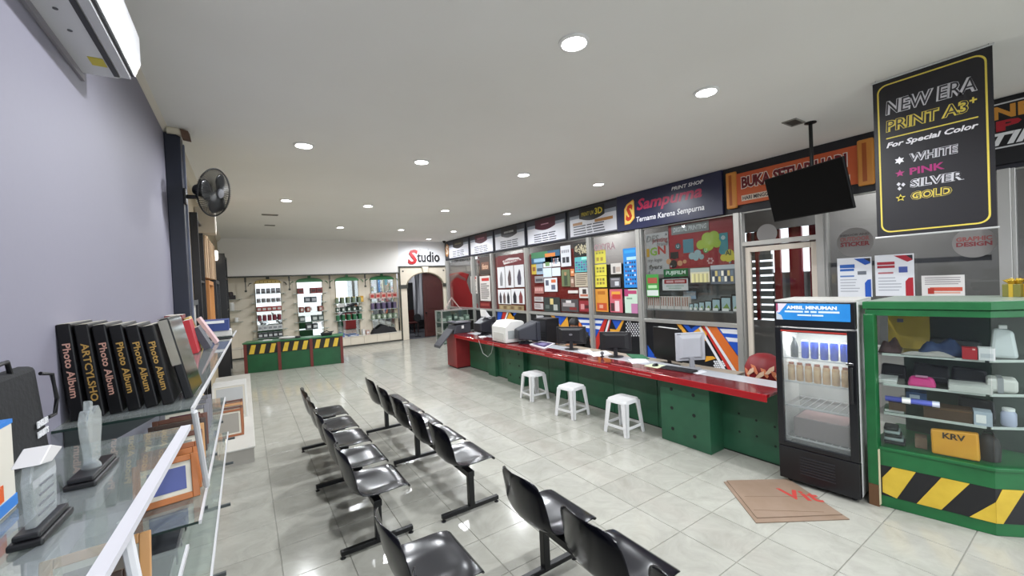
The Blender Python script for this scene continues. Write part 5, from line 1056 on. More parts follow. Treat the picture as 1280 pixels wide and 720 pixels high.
# ================================================================== TELEVISION
tv = thing('television', 'black flat television hung from a ceiling pole, tilted down', 'television', (5.607, 2.04, ZC))
MB().lathe([(.06, 0), (.06, -.012), (.03, -.02)], 14).build('ceiling_plate', METALBK, tv); MB().tube([(0, 0, -.01), (0, 0, -.72)], .02, 10).build('pole', METALBK, tv, smooth=True)
ty, tt = R(19.6), R(14.2); uu = Vector((-math.sin(ty), -math.cos(ty), 0)); nn = Vector((-math.cos(ty), math.sin(ty), 0)); v2 = math.cos(tt)*Vector((0, 0, 1))+math.sin(tt)*nn; n2 = uu.cross(v2); cT = Vector((5.5-5.607, 2.08-2.04, 2.882-ZC))
MT = Matrix(((uu.x, v2.x, n2.x, cT.x), (uu.y, v2.y, n2.y, cT.y), (uu.z, v2.z, n2.z, cT.z), (0, 0, 0, 1))); w2, h2 = .4885, .2785
MB().box(-w2, w2, -h2, h2, -.03, 0, M=MT).build('bezel', mat('#0a0a0c', .3, spec=.3), tv, bevel=.005); MB().box(-w2+.012, w2-.012, -h2+.015, h2-.012, .0005, .002, M=MT).build('screen', mat('#040405', .4, spec=.12), tv)
MB().box(-.3, .3, -.2, .18, -.07, -.031, M=MT).build('rear_case', mat('#141416', .4), tv, bevel=.01); p0 = MT @ Vector((0, 0, -.07)); MB().tube([(0, 0, -.70), (0, 0, -.76), tuple(p0)], .018, 8).build('tilt_arm', METALBK, tv, smooth=True)

# ================================================================== AIR CONDITIONER
ac = thing('air_conditioner', 'white split air conditioner high on the lavender wall', 'air conditioner', (XL, 1.86, 3.08))
ACW = mat('#d3d3d6', .35); PR = [(0, 0), (.13, 0), (.19, .03), (.215, .09), (.215, .22), (.19, .285), (.14, .30), (0, .30)]
MX = Matrix(((1, 0, 0, .001), (0, 0, 1, 0), (0, 1, 0, 0), (0, 0, 0, 1)))
MB().prism(PR, 0, .86, M=MX).build('body', ACW, ac, bevel=.006)
MB().prism([(.192, .028), (.217, .09), (.217, .22), (.221, .22), (.221, .088), (.197, .022)], .01, .85, M=MX).build('front_cover', mat('#e3e3e6', .25), ac)
bx('outlet_slot', BLACK, .125, .145, .05, .83, -.003, .0, ac); bx('louvre', mat('#c3c3c6', .4), .15, .185, .05, .83, -.002, .012, ac); bx('louvre_slot', mat('#2c2c2f', .5), .186, .196, .05, .83, .012, .02, ac)  # dark strips for the black slot lines beside the louvre
bx('energy_sticker', mat('#c9b93a', .5), .07, .12, .66, .74, -.0025, -.0005, ac)
for yy in (.3, .45): MB().lathe([(.008, 0), (.008, .003)], 8, M=Matrix.Translation((.07, yy, -.003))).build('screw', mat('#55555a', .5), ac)
bx('logo_mark', mat('#a5a5ac', .4), .2212, .2222, .6, .65, .2, .208, ac)
bx('wall_plate', mat('#8f8c94', .6), .0005, .012, -.02, .88, -.03, .0, ac)

# ================================================================== WALL FAN on the column
fn = thing('wall_fan', 'black wall fan bracketed to the dark column', 'fan', (XL+.13, YC-.02, 3.03))
c0 = Vector((-.21-(XL+.13), 5.25-(YC-.02), .04)); nf = Vector((.85, -.48, -.2)).normalized(); ux = nf.cross(Vector((0, 0, 1))).normalized(); uy = ux.cross(nf)
MF = Matrix(((ux.x, uy.x, nf.x, c0.x), (ux.y, uy.y, nf.y, c0.y), (ux.z, uy.z, nf.z, c0.z), (0, 0, 0, 1)))
FBK = mat('#17181a', .35); RF = .245
bx('wall_bracket', FBK, .001, .02, -.05, .05, -.08, .08, fn, bevel=.004); MB().tube([(.02, 0, 0), (.1, -.01, 0), tuple(MF @ Vector((0, -.02, -.16)))], .022, 10).build('arm', FBK, fn, smooth=True)
MB().lathe([(0, -.2), (.05, -.19), (.07, -.14), (.07, -.06), (.03, -.03), (0, -.03)], 18, M=MF).build('motor', FBK, fn, smooth=True)
def cagewires(front):
    mb = MB(); s_ = 1 if front else -1
    for k in range(64):
        a = 2*math.pi*k/64; mb.tube([(.05*math.cos(a), .05*math.sin(a), s_*.055), (.15*math.cos(a+.1), .15*math.sin(a+.1), s_*.055), (.225*math.cos(a+.15), .225*math.sin(a+.15), s_*.03), (RF*math.cos(a+.16), RF*math.sin(a+.16), 0)], .0026, 4, M=MF)
    return mb
tag(cagewires(True).build('front_cage', mat('#0d0e10', .4), fn), 'black wire cage', kind='stuff'); tag(cagewires(False).build('rear_cage', mat('#0d0e10', .4), fn), 'black wire cage', kind='stuff')
MB().tube([tuple(MF @ Vector((RF*math.cos(2*math.pi*k/40), RF*math.sin(2*math.pi*k/40), 0))) for k in range(40)], .007, 8, closed=True).build('cage_rim', FBK, fn, smooth=True)
MB().lathe([(0, .075), (.045, .07), (.05, .055), (.05, .05), (0, .05)], 16, M=MF).build('cage_badge', mat('#77787c', .3, .5), fn, smooth=True)
for k in range(3):
    b = MB(); A0 = 2*math.pi*k/3; V = []; Fc = []
    for i in range(7):
        r_ = .03+.185*i/6; hw = .12+.8*math.sin(math.pi*(.15+.75*i/6))*.9
        for j in range(7): a = A0-hw/1+2*hw*j/6; V.append((r_*math.cos(a), r_*math.sin(a), .02-.035*j/6))
    for i in range(6):
        for j in range(6): Fc.append((i*7+j, (i+1)*7+j, (i+1)*7+j+1, i*7+j+1))
    b.add(V, Fc, 0, MF); o = b.build('blade', mat('#101113', .35), fn, smooth=True); so = o.modifiers.new('s', 'SOLIDIFY'); so.thickness = .003
jb = thing('pipe_elbow', 'cream pipe end with torn brown cover at the column top', 'pipe', (XL+.02, YC-.1, 3.62)); MB().tube([(.01, .0, .05), (.09, .0, .05), (.13, .02, .03)], [.035, .035, .03], 10).build('pipe', mat('#c9c0ac', .5), jb, smooth=True); MB().hexa([(.13, -.04, -.02), (.2, -.03, -.03), (.2, .05, -.03), (.13, .05, -.02)], [(.12, -.03, .07), (.18, -.02, .06), (.19, .04, .05), (.12, .04, .07)]).build('torn_cover', mat('#5c4436', .7), jb)

# ================================================================== GLASS SHELVES ON THE LEFT WALL
SZ1 = 1.54
def wall_shelf(label, near, far, z, xn, xf, rail=True, wide=.012, brackets=(), tipx=0.0, railmat=STEEL, group=None):
    t = thing('glass_shelf', label, 'shelf', (XL, near, z), group=group); L = far-near
    MB().hexa([(.002, 0, -.008), (xn-XL, 0, -.008), (xf-XL, L, -.008), (.002, L, -.008)], [(.002, 0, 0), (xn-XL, 0, 0), (xf-XL, L, 0), (.002, L, 0)]).build('glass_pane', SHELFGLASS, t)
    MB().box(.002, xn-XL, -.003, -.0005, -.009, .0005).build('near_edge', mat('#22322e', .2), t)
    if rail: MB().hexa([(xn-XL+.0005, 0, -.014), (xn-XL+wide, 0, -.014), (xf-XL+wide, L, -.014), (xf-XL+.0005, L, -.014)], [(xn-XL+.0005, 0, .002), (xn-XL+wide, 0, .002), (xf-XL+wide, L, .002), (xf-XL+.0005, L, .002)]).build('front_rail', railmat, t)
    for y in brackets:
        xe = xn+(xf-xn)*(y-near)/L-XL+tipx
        b = MB(); b.box(.002, xe, y-near-.008, y-near+.008, -.03, -.0145); b.hexa([(.002, y-near-.006, -.16), (.02, y-near-.006, -.16), (.02, y-near+.006, -.16), (.002, y-near+.006, -.16)], [(.002, y-near-.006, -.03), (xe*.7, y-near-.006, -.03), (xe*.7, y-near+.006, -.03), (.002, y-near+.006, -.03)]); b.build('bracket', mat('#4a4f50', .4, .4), t)
    return t
wall_shelf('near glass shelf with white front rail holding the awards', .55, 1.86, SZ1, -.258, -.209, wide=.028, railmat=mat('#c6c5cb', .4), brackets=(.8, 1.3, 1.8))
wall_shelf('upper glass shelf holding the photo albums', 2.13, 5.15, SZ1, -.205, -.135, wide=.01, brackets=(2.25, 3.3, 4.4))
wall_shelf('middle glass shelf with wooden photo frames', 2.18, 4.65, 1.05, -.205, -.197, wide=.01, brackets=(2.35, 3.1, 3.85, 4.5), tipx=.02)
wall_shelf('lowest glass shelf above the floor', 1.6, 4.66, .72, -.19, -.19, wide=.01, brackets=(1.8, 2.35, 3.1, 3.85, 4.5), tipx=.06)
wall_shelf('near middle glass shelf under the awards', .55, 2.0, 1.05, -.25, -.23, wide=.01, brackets=(.8, 1.75))
# sloping white strut at the near frame
for lab, a, b in (('white strut under the near shelf rail', (-.24, 1.2, SZ1-.016), (-.16, 1.2, .73)), ('white strut under the album shelf', (-.20, 2.2, SZ1-.03), (-.195, 2.5, 1.07))):
    tag(MB().tube([a, b], .012, 8).build('shelf_strut', mat('#cfcfd2', .4), smooth=True), lab, 'strut')
# awards
ACR = glass('#eef1f5', .10, 'acrylic', .03, .22)
def award_base(t, l, w_): 
    bx('base', BLACK, -w_/2, w_/2, -l/2, l/2, 0, .014, t, bevel=.004); bx('base_step', mat('#1d1d20', .3), -w_/2+.006, w_/2-.006, -l/2+.006, l/2-.006, .0145, .026, t, bevel=.003)
t = thing('award_trophy', 'clear heart shaped award on black base', 'award', (-.352, 1.505, SZ1+.001), R(-3)); award_base(t, .18, .06)
MB().prism([(0, 0), (.03, .01), (.036, .05), (.05, .09), (.052, .125), (.035, .148), (.012, .143), (0, .133), (-.012, .145), (-.035, .15), (-.052, .125), (-.048, .085), (-.034, .045), (-.03, .01)], -.009, .009, M=Matrix(((0, 0, 1, 0), (1, 0, 0, 0), (0, 1, 0, .03), (0, 0, 0, 1)))).build('heart_plate', ACR, t, bevel=.003)
MB().tube([(0, -.01, .027), (0, -.02, .045)], [.02, .012], 10).build('stem', ACR, t, smooth=True); MB().prism([(-.01, .0), (.012, .0), (.012, .02), (-.006, .026)], -.006, .006, M=Matrix(((0, 0, 1, 0), (1, 0, 0, -.01), (0, 1, 0, .175), (0, 0, 0, 1)))).build('top_tip', ACR, t)
t = thing('award_trophy', 'clear graduation cap award with etched lines on black base', 'award', (-.36, 1.21, SZ1+.001), R(-3)); award_base(t, .14, .05)
MB().prism([(-.045, 0), (.045, 0), (.052, .09), (.04, .125), (-.04, .125), (-.052, .09)], -.008, .008, M=Matrix(((0, 0, 1, 0), (1, 0, 0, 0), (0, 1, 0, .0265), (0, 0, 0, 1)))).build('clear_plate', ACR, t, bevel=.003)
MB().prism([(-.05, .118), (0, .108), (.05, .122), (.0, .142)], -.02, .02, M=Matrix(((0, 0, 1, 0), (1, 0, 0, 0), (0, 1, 0, .03), (0, 0, 0, 1)))).build('cap', mat('#c9c7c7', .2), t, bevel=.002)
for k in range(4): bx('etched_line', mat('#6a6c72', .4), .0085, .0095, -.035+.004*k, .03, .045+k*.018, .049+k*.018, t)
t = thing('award_trophy', 'award with plain white card behind the graduation cap award', 'award', (-.425, 1.06, SZ1+.001)); award_base(t, .1, .06); bx('card_plate', mat('#b5b6bc', .2), -.006, .006, -.04, .04, .0265, .14, t, bevel=.002)
bg = thing('black_bag', 'black fabric bag with white lettering against the lavender wall', 'bag', (XL+.003, 1.745, SZ1+.001))
MB().hexa([(0, -.32, 0), (.065, -.32, 0), (.065, .14, 0), (0, .14, 0)], [(0, -.31, .27), (.045, -.31, .265), (.045, .135, .265), (0, .135, .27)]).build('bag_body', mat('#0b0c0f', .85, bump=(60, .2)), bg, bevel=.012)
text('bag_print', 'ENGLISH', 0, 0, .075, .02, Matrix(((0, 0, 1, .063), (1, 0, 0, .055), (0, 1, 0, .085), (0, 0, 0, 1))), mat('#d5d5d8', .5), bg, bold=.04, z=0, ext=.003); text('bag_print', "HABIT'S", 0, 0, .075, .02, Matrix(((0, 0, 1, .063), (1, 0, 0, .055), (0, 1, 0, .055), (0, 0, 0, 1))), mat('#d5d5d8', .5), bg, bold=.04, z=0, ext=.003)
MB().tube([(.055, .13, .24), (.07, .165, .23), (.075, .175, .15), (.07, .17, .1), (.066, .13, .1)], .006, 8).build('side_strap', BLACK, bg, smooth=True); MB().tube([(.03, -.14, .262), (.035, -.12, .295), (.04, -.03, .30), (.035, .0, .262)], .006, 8).build('handle', BLACK, bg, smooth=True)
bb = thing('blue_box', 'tall white and blue printed box before the black bag', 'box', (-.53, 1.235, SZ1+.001), R(0)); bx('carton', mat('#c9c4b8', .5), 0, .075, 0, .17, .0, .19, bb, bevel=.002); bx('blue_top', mat('#2a74c2', .4), -.001, .076, -.001, .171, .1905, .2, bb); bx('blue_band', mat('#2a74c2', .4), -.001, .0765, -.001, .1715, .005, .03, bb); bx('orange_print', mat('#cf5a24', .4), .0755, .077, .03, .11, .035, .07, bb); bx('orange_print', mat('#cf5a24', .4), .02, .06, -.002, -.0005, .035, .07, bb)
# photo albums standing on the glass, spines towards the shop front
ALB = [(-.592, -.567, 6, 'Photo Album'), (-.533, -.535, 7, 'ARTCYLSHO'), (-.477, -.487, 8, 'Photo Album'), (-.418, -.445, 9, 'Photo Album'), (-.36, -.39, 10, 'Photo Album'), (-.305, -.345, 11, 'Photo Album')]
ALAB = ['black photo album with pink lettering next to the wall', 'black album lettered ARTCYLSHO in gold', 'black photo album with pink sheen, third from the wall', 'black plastic wrapped photo album in the middle of the row', 'black plastic wrapped photo album, fifth from the wall', 'black photo album with gold lettering beside the silver one']
for i in range(6):
    xb = -.575+i*.053; lean = R(-4-1.1*i); yy = 2.23+.008*i
    t = thing('photo_album', ALAB[i], 'album', (xb, yy, SZ1+.001), 0, 'photo albums standing in a row'); t.rotation_euler = (0, lean, 0)
    tw, hh, dp = .041, .375-.006*i, .28
    bx('cover', mat('#0d0c0e', .3 if i in (0, 2, 3, 4) else .45, spec=.3), 0, tw, 0, dp, 0, hh, t, bevel=.005); bx('page_block', mat('#b9b3a4', .6), .006, tw-.006, .004, dp+.003, hh+.0003, hh+.001, t)
    c = mat('#c99a8a' if i in (0, 2) else '#b8924e', .3, .4)
    text('spine_lettering', ALB[i][3], 0, 0, .21 if i != 1 else .23, .022, Matrix(((0, 1, 0, .011), (0, 0, -1, -.0008), (-1, 0, 0, hh*.80), (0, 0, 0, 1))), c, t, z=0, ext=.0008, bold=.02)
t = thing('photo_album', 'silver and black wrapped photo album at the row end', 'album', (-.243, 2.32, SZ1+.001)); t.rotation_euler = (0, R(-11.5), R(-2)); bx('cover', mat('#131316', .3), 0, .035, 0, .3, 0, .37, t, bevel=.006); bx('silver_spine', mat('#b5b0a2', .2, .7), -.003, .03, -.003, -.0005, .16, .365, t); bx('wrap', glass('#dcdcd8', .2, 'wrap', .1), .0355, .037, -.006, .29, .01, .36, t)
bx('silver_top', mat('#b5b0a2', .2, .7), -.002, .037, .0, .2, .3705, .373, t)
# items farther along the upper shelf
def book(label, x, y, z, w_, d, h_, col, lean=0, rz=0, pages='#cfc9bd', grp=None, cat='book', nm='book'):
    t = thing(nm, label, cat, (x, y, z), 0, grp); t.rotation_euler = (0, lean, rz); bx('cover', mat(col, .45), 0, w_, 0, d, 0, h_, t, bevel=.002); bx('page_block', mat(pages, .6), .003, w_-.003, .003, d-.001, h_+.0003, h_+.001, t); return t
Z1 = SZ1+.001
BK = [('white book leaning nearest the albums', -.56, 3.7, .03, .2, .2, '#c6c3bd', -14), ('second white book leaning beyond the albums', -.50, 3.75, .03, .2, .2, '#b9b4ad', -14), ('cream book leaning between white and red books', -.44, 3.8, .035, .2, .21, '#cfc6b8', -14),
      ('bright red leaning book on the upper shelf', -.37, 4.1, .045, .25, .27, '#a3202a', -10), ('dark grey leaning book behind the red one', -.30, 4.3, .05, .25, .2, '#3a3d46', -24), ('dark red box file against the beige wall', -.58, 4.55, .12, .25, .30, '#6e1a20', 0), ('yellow paperback leaning at the shelf end', -.37, 4.60, .04, .2, .28, '#b79a55', -18), ('pink and white leaning folder at the shelf end', -.25, 4.74, .03, .2, .28, '#b99a9c', -28), ('pale grey leaning folder by the column', -.42, 4.85, .03, .22, .3, '#a9a49e', -22)]
for lab, x, y, w_, d, h_, c, ln_ in BK: book(lab, x, y, Z1, w_, d, h_, c, R(ln_), grp='books on the far part of the upper shelf')
t = thing('pink_bottle', 'small pink bottle with silver cap on the upper shelf', 'bottle', (-.33, 3.28, Z1)); MB().lathe([(.025, 0), (.028, .01), (.028, .07), (.015, .09)], 12).build('body', mat('#b98a9a', .2), t, smooth=True); MB().lathe([(.016, .091), (.018, .13), (.01, .14)], 12).build('cap', CHROME, t, smooth=True)
t = thing('paper_pile', 'blue and white printed boxes piled at the shelf end', 'box', (-.40, 5.6, Z1-.0)); bx('carton', mat('#2c3f7a', .5), 0, .24, 0, .3, .06, .18, t); bx('carton', mat('#c9c6c0', .5), .02, .26, .02, .28, 0, .06, t); bx('label', WHITE, .01, .2, -.002, -.0005, .145, .175, t)
wall_shelf('end glass shelf carrying the blue and white boxes', 5.55, 6.3, SZ1-.001, -.13, -.11, wide=.01, brackets=(5.65, 6.2))
# picture frames on the middle and lowest shelves
WOOD = ['#a8622c', '#8f4f24', '#5b3424', '#b98a58', '#3c2a22', '#77757a']
def pframe(label, x, y, z, w_, h_, col, pic, lean, rz, grp):
    t = thing('framed_picture', label, 'picture', (x, y, z), 0, grp); t.rotation_euler = (lean, 0, rz); m = mat(col, .4, noise=(10, .5, col)); b = .028
    f = MB(); f.box(0, b, 0, .02, 0, h_); f.box(w_-b, w_, 0, .02, 0, h_); f.box(b, w_-b, 0, .02, 0, b); f.box(b, w_-b, 0, .02, h_-b, h_); f.build('frame', m, t, bevel=.003); bx('mount', mat('#c9c4b6', .6), b, w_-b, .008, .012, b, h_-b, t); bx('picture', mat(pic, .35), b+.02, w_-b-.02, .0065, .0078, b+.02, h_-b-.02, t)
for i in range(3): pframe(['orange wooden frame with blue violet picture on the middle shelf', 'orange wooden frame stacked behind another on the middle shelf', 'orange brown wooden frame third in the stack'][i], -.45, 2.42+.10*i, 1.052, .235, .20, WOOD[0] if i < 2 else WOOD[1], '#3f4a86' if i == 0 else '#77705f', R(-16), R(8), 'orange frames on the middle shelf')
for i in range(4): pframe(['dark brown frame with pale green picture', 'sandy frame with brown picture', 'blackish frame with pale blue picture', 'dark brown frame with slate picture'][i]+' on the middle shelf', -.50, 2.85+.13*i, 1.052, .27, .2, WOOD[2+(i % 3)], ['#8a8d86', '#6c655a', '#93a0a3', '#5c5f66'][i], R(-14), R(5), 'brown frames on the middle shelf')
for i in range(3): pframe(['pale rimmed frame with maroon picture', 'pale rimmed frame with pale grey picture', 'pale rimmed frame with brown picture'][i]+' on the middle shelf', -.5, 3.5+.16*i, 1.052, .26, .2, WOOD[5], ['#4d2430', '#a5a8a6', '#77705f'][i], R(-12), R(4), 'pale frames on the middle shelf')
book('maroon folder on the middle shelf', -.40, 4.1, 1.052, .05, .2, .2, '#572330', R(-20), grp=None, cat='folder', nm='folder'); book('tan card folder behind the maroon folder', -.33, 4.3, 1.052, .03, .2, .15, '#b09a6a', R(-25), cat='folder', nm='folder')
for i in range(5):
    t = thing('black_case', ['glossy black case nearest the shop front', 'black case with silver clasp', 'dark grey flat case', 'black case under the wooden frames', 'dark case beside the glass dish'][i]+' on the lowest shelf', 'case', (-.57, 1.85+.33*i, .722)); bx('case', mat(['#131416', '#1a1a1d', '#3c3e42', '#17181b', '#22262a'][i], .15, coat=.5), 0, .25, 0, .28, 0, .10-.012*i, t, bevel=.01); bx('clasp', CHROME, .2505, .254, .12, .16, .03, .05, t)
t = thing('glass_dish', 'clear ribbed glass dish on the lowest shelf', 'dish', (-.40, 3.75, .722)); MB().lathe([(.06, 0), (.1, .02), (.13, .07), (.125, .075), (.09, .03), (.0, .02)], 20).build('dish', ACR, t, smooth=True); MB().lathe([(.05, .02), (.07, .05), (.05, .06), (0, .065)], 12).build('dark_filling', mat('#2c2c33', .4), t, smooth=True)
for i in range(3): pframe(['sandy frame with rosy grey picture', 'blackish frame with brown picture', 'sandy frame with grey picture'][i]+' on the near middle shelf', -.52, 1.25+.2*i, 1.052, .24, .22, WOOD[3+(i % 2)], ['#a59a90', '#8f7f76', '#77706a'][i], R(-18), R(3), 'brown frames on the near middle shelf')
# white platform with leaning frames
pf = thing('white_platform', 'low white platform along the beige wall', 'platform', (XL, 5.75, 0)); bx('top', mat('#bcbab4', .4, noise=(3, .5, '#c6c4be')), .002, .63, 0, 5.3, .172, .19, pf, bevel=.004); bx('front', mat('#a9a59d', .5), .002, .615, .015, 5.28, 0, .172, pf)
for i in range(7): pframe(['reddish brown', 'dark brown', 'pale wooden', 'blackish brown'][i % 4]+' frame leaning in the platform stack', -.50, 6.3+.075*i, .191, .42, .34+.02*(i % 3), WOOD[1+(i % 4)], '#8a857c', R(-18), R(2), 'brown frames stacked on the platform')
for i in range(4): pframe(['foremost', 'second', 'third', 'rearmost'][i]+' white edged frame leaning at the platform back', -.45, 7.2+.11*i, .191, .42, .5, '#c9c8c4', '#a5a7a8', R(-16), R(2), 'white frames on the platform')
# tall frames and mirrors along the beige wall
BKW = mat('#17171b', .35)
def tall_frame(label, y0, y1, z0, z1, d, inner, tilt=0, cat='mirror', nm='tall_mirror', fm=None):
    t = thing(nm, label, cat, (XL+.002, y0, z0)); t.rotation_euler = (0, tilt, 0); W_, H_ = y1-y0, z1-z0; f = fm or BKW; b = .07
    m = MB(); m.box(0, d, 0, b, 0, H_); m.box(0, d, W_-b, W_, 0, H_); m.box(0, d, b, W_-b, 0, b); m.box(0, d, b, W_-b, H_-b, H_); m.build('frame', f, t, bevel=.006); bx('panel', inner, .005, d*.5, b, W_-b, b, H_-b, t)
tall_frame('black framed beige panel next to the column', 5.75, 6.6, 2.0, 3.3, .05, mat('#a8976f', .5), nm='tall_picture', cat='picture')
tall_frame('black framed white figure print on the beige wall', 6.4, 7.2, 1.25, 1.95, .06, mat('#b5b2ad', .4), nm='framed_print', cat='picture')
t = thing('black_rack', 'tall black upright rack beyond the wall fan', 'rack', (XL+.002, 7.35, 0)); bx('upright', BKW, 0, .09, 0, .06, .2, 3.2, t, bevel=.004); bx('upright', BKW, 0, .09, .8, .86, .2, 3.2, t, bevel=.004)
for z in (.6, 1.3, 2.2, 3.1): bx('rack_shelf', BKW, .01, .08, .061, .799, z, z+.03, t)
bx('foot', BKW, 0, .09, 0, .86, .191, .2, t)
tall_frame('orange wood framed mirror on the beige wall', 8.3, 9.5, 1.2, 2.25, .13, MIRROR, fm=mat('#b0763e', .4)); tall_frame('black framed mirror with curved stand on the beige wall', 9.7, 11.0, 1.2, 2.3, .16, MIRROR)
t = thing('wood_stack', 'stack of tall pale wooden frame mouldings against the wall', 'moulding', (XL+.002, 8.4, 2.3))
for i in range(6): bx('moulding', mat(['#a58a6c', '#b5997a', '#8f775c'][i % 3], .5), .005, .1+.012*i, .25*i, .25*i+.2, 0, .75-.02*i, t, bevel=.004)
t = thing('wall_speaker', 'beige boxed speaker high on the beige wall', 'speaker', (XL+.002, 8.1, 3.0)); bx('case', mat('#b3a898', .5), 0, .26, 0, .35, 0, .42, t, bevel=.01); bx('grille', mat('#d3cdc2', .6), .261, .266, .03, .32, .04, .38, t); bx('bracket', BLACK, 0, .05, .1, .25, -.06, -.001, t)
t = thing('black_rack', 'tall black upright post rack near the display bay corner', 'rack', (XL+.002, 12.0, 0)); bx('upright', BKW, 0, .25, 0, .07, .0, 3.0, t, bevel=.004); bx('upright', BKW, 0, .25, 1.4, 1.47, .0, 3.0, t, bevel=.004)
for z in (.9, 1.6, 2.4, 2.95): bx('rack_shelf', BKW, .01, .24, .071, 1.399, z, z+.03, t)
t = thing('wall_lamp', 'small lit wall lamp on the beige wall near the display bay', 'lamp', (XL+.002, 11.6, 2.9)); bx('plate', BLACK, 0, .02, -.06, .06, -.08, .08, t); MB().lathe([(.03, -.1), (.05, -.05), (.05, .1), (.03, .13)], 14, M=Matrix.Translation((.09, 0, 0))).build('shade', mat('#fff3e0', .5, emit=2.0, key='wl'), t, smooth=True); MB().tube([(.02, 0, 0), (.05, 0, 0)], .015).build('arm', BLACK, t)

# ================================================================== MIRRORED DISPLAY BAY
YM = YB+.35
NICHE = [(320, 351), (372, 403), (420.5, 448), (464, 492)]
CAPC = ['#c9b06a', '#3f7a4c', '#4a8a58', '#23743f']; CN = ['yellow', 'sage green', 'light green', 'dark green']
NX = []
for i, (a, b) in enumerate(NICHE):
    x0, x1 = at(a, 375, y=YM).x, at(b, 375, y=YM).x; NX.append((x0, x1)); cx = (x0+x1)/2; hw = (x1-x0)/2
    t = thing('display_mirror', 'tall mirror under the %s cap in the display bay' % CN[i], 'mirror', (cx, YM, .35)); bx('mirror_plate', MIRROR, -hw, hw, -.012, -.001, 0, 2.0, t); 
    for s_ in (-1, 1): bx('edge_strip', mat('#a59a84', .5), s_*(hw+.012)-.012, s_*(hw+.012)+.012, -.02, -.001, 0, 2.0, t)
    # arched cap
    t = thing('arched_cap', '%s arched cap over a display mirror' % CN[i], 'moulding', (cx, YM-.001, 2.36)); m = mat(CAPC[i], .5)
    pts = [(-hw-.04, 0), (hw+.04, 0), (hw+.02, .05)]+[(hw*math.cos(math.pi*k/10)*1.0, .06+.08*math.sin(math.pi*k/10)) for k in range(11)]+[(-hw-.02, .05)]
    MB().prism(pts, 0, .06, M=MBK(0, 0, -.06)).build('cap', m, t, bevel=.004)
    if i == 0:
        for k in range(7): bx('cap_bar', mat('#8a6f3a', .5), -hw+k*hw*.32, -hw+k*hw*.32+.02, -.066, -.0605, -.03, .03, t)
    bx('stem', m if i else DKTRIM, -.045, .045, -.05, 0, .085, .165, t)
    for s_ in (-1, 1):
        MB().tube([(s_*(hw+.1), -.03, -.03), (s_*(hw+.16), -.03, -.05), (s_*(hw+.19), -.03, -.12)], .014, 8).build('scroll', DKTRIM if i == 0 else m, t, smooth=True)
# glass shelves and goods
DISP = [[1.98, 1.70, 1.42, 1.12, .82, .58], [1.92, 1.62, 1.3, .98, .72], [1.52, 1.22, .92], [1.62, 1.22, .86]]
GW = ['under the yellow cap', 'under the sage green cap', 'under the light green cap', 'under the dark green cap']
for i, zs_ in enumerate(DISP):
    x0, x1 = NX[i]; cx = (x0+x1)/2; hw = (x1-x0)/2+.14
    for k, z in enumerate(zs_):
        ordn = ['top', 'second', 'third', 'fourth', 'fifth', 'sixth'][k]
        t = thing('display_shelf', '%s glass shelf from the top, %s' % (ordn, GW[i]) if k else 'top glass shelf, '+GW[i], 'shelf', (cx, YM-.014, z), group='glass shelves in the display bay')
        bx('glass_pane', SHELFGLASS, -hw, hw, -.24, 0, -.008, 0, t); bx('front_edge', mat('#b5c3bd', .2), -hw, hw, -.244, -.2405, -.01, .001, t)
        for s_ in (-1, 1): bx('bracket', mat('#8a8578', .4, .4), s_*(hw-.06)-.008, s_*(hw-.06)+.008, -.2, 0, -.03, -.0085, t)
PAL = {0: [('#8e8f95', '#55565c'), ('#b5b3b4', '#77757a'), ('#a54038', '#cfc9c4'), ('#7a3440', '#b9a0a0'), ('#d3d5d6', '#8f9296'), ('#2f3236', '#c9cbcc')],
       1: [('#8a3a38', '#4a2a2a'), ('#4d565c', '#a5a9ad'), ('#9a5a52', '#c9bdb5'), ('#4f5c58', '#b9bfbb'), ('#33383c', '#c9cccc')],
       2: [('#77856f', '#c9b04a'), ('#4c5f55', '#d0d5cf'), ('#2f6b48', '#c9cfcb')],
       3: [('#c79a90', '#a5302c'), ('#5f5470', '#8a7a98'), ('#8a9a84', '#c3c9bd')]}
KIND = ['small carton', 'tin', 'mug', 'packet']
def goods(i, k, x, z, kind, c1, c2, sz, lab, grp):
    t = thing(['small_box', 'tin', 'mug', 'packet'][kind], lab, ['box', 'tin', 'mug', 'packet'][kind], (x, YM-.13, z+.001), 0, grp); a, b = mat(c1, .45), mat(c2, .45)
    if kind == 0: bx('carton', a, -sz*.5, sz*.5, -.05, .05, 0, sz*1.1, t, bevel=.003); bx('label', b, -sz*.35, sz*.35, -.052, -.0505, sz*.25, sz*.8, t)
    elif kind == 1: MB().lathe([(sz*.4, 0), (sz*.4, sz*1.2), (sz*.34, sz*1.25)], 12).build('can', a, t, smooth=True); MB().lathe([(sz*.36, sz*1.26), (sz*.36, sz*1.34), (sz*.2, sz*1.36)], 12).build('lid', b, t, smooth=True)
    elif kind == 2:
        MB().lathe([(sz*.36, 0), (sz*.42, .01), (sz*.42, sz), (sz*.38, sz), (sz*.36, .02), (0, .015)], 14).build('cup', a, t, smooth=True); MB().tube([(sz*.4, 0, sz*.8), (sz*.65, 0, sz*.75), (sz*.65, 0, sz*.3), (sz*.4, 0, sz*.2)], .009, 6).build('handle', a, t, smooth=True)
        bx('print', b, -sz*.2, sz*.2, -sz*.43, -sz*.425, sz*.25, sz*.75, t)
    else: MB().hexa([(-sz*.45, -.03, 0), (sz*.45, -.03, 0), (sz*.45, .03, 0), (-sz*.45, .03, 0)], [(-sz*.42, -.006, sz*1.3), (sz*.42, -.006, sz*1.3), (sz*.42, .006, sz*1.3), (-sz*.42, .006, sz*1.3)]).build('pouch', a, t); bx('print', b, -sz*.3, sz*.3, -.034, -.031, .02, sz*.5, t)
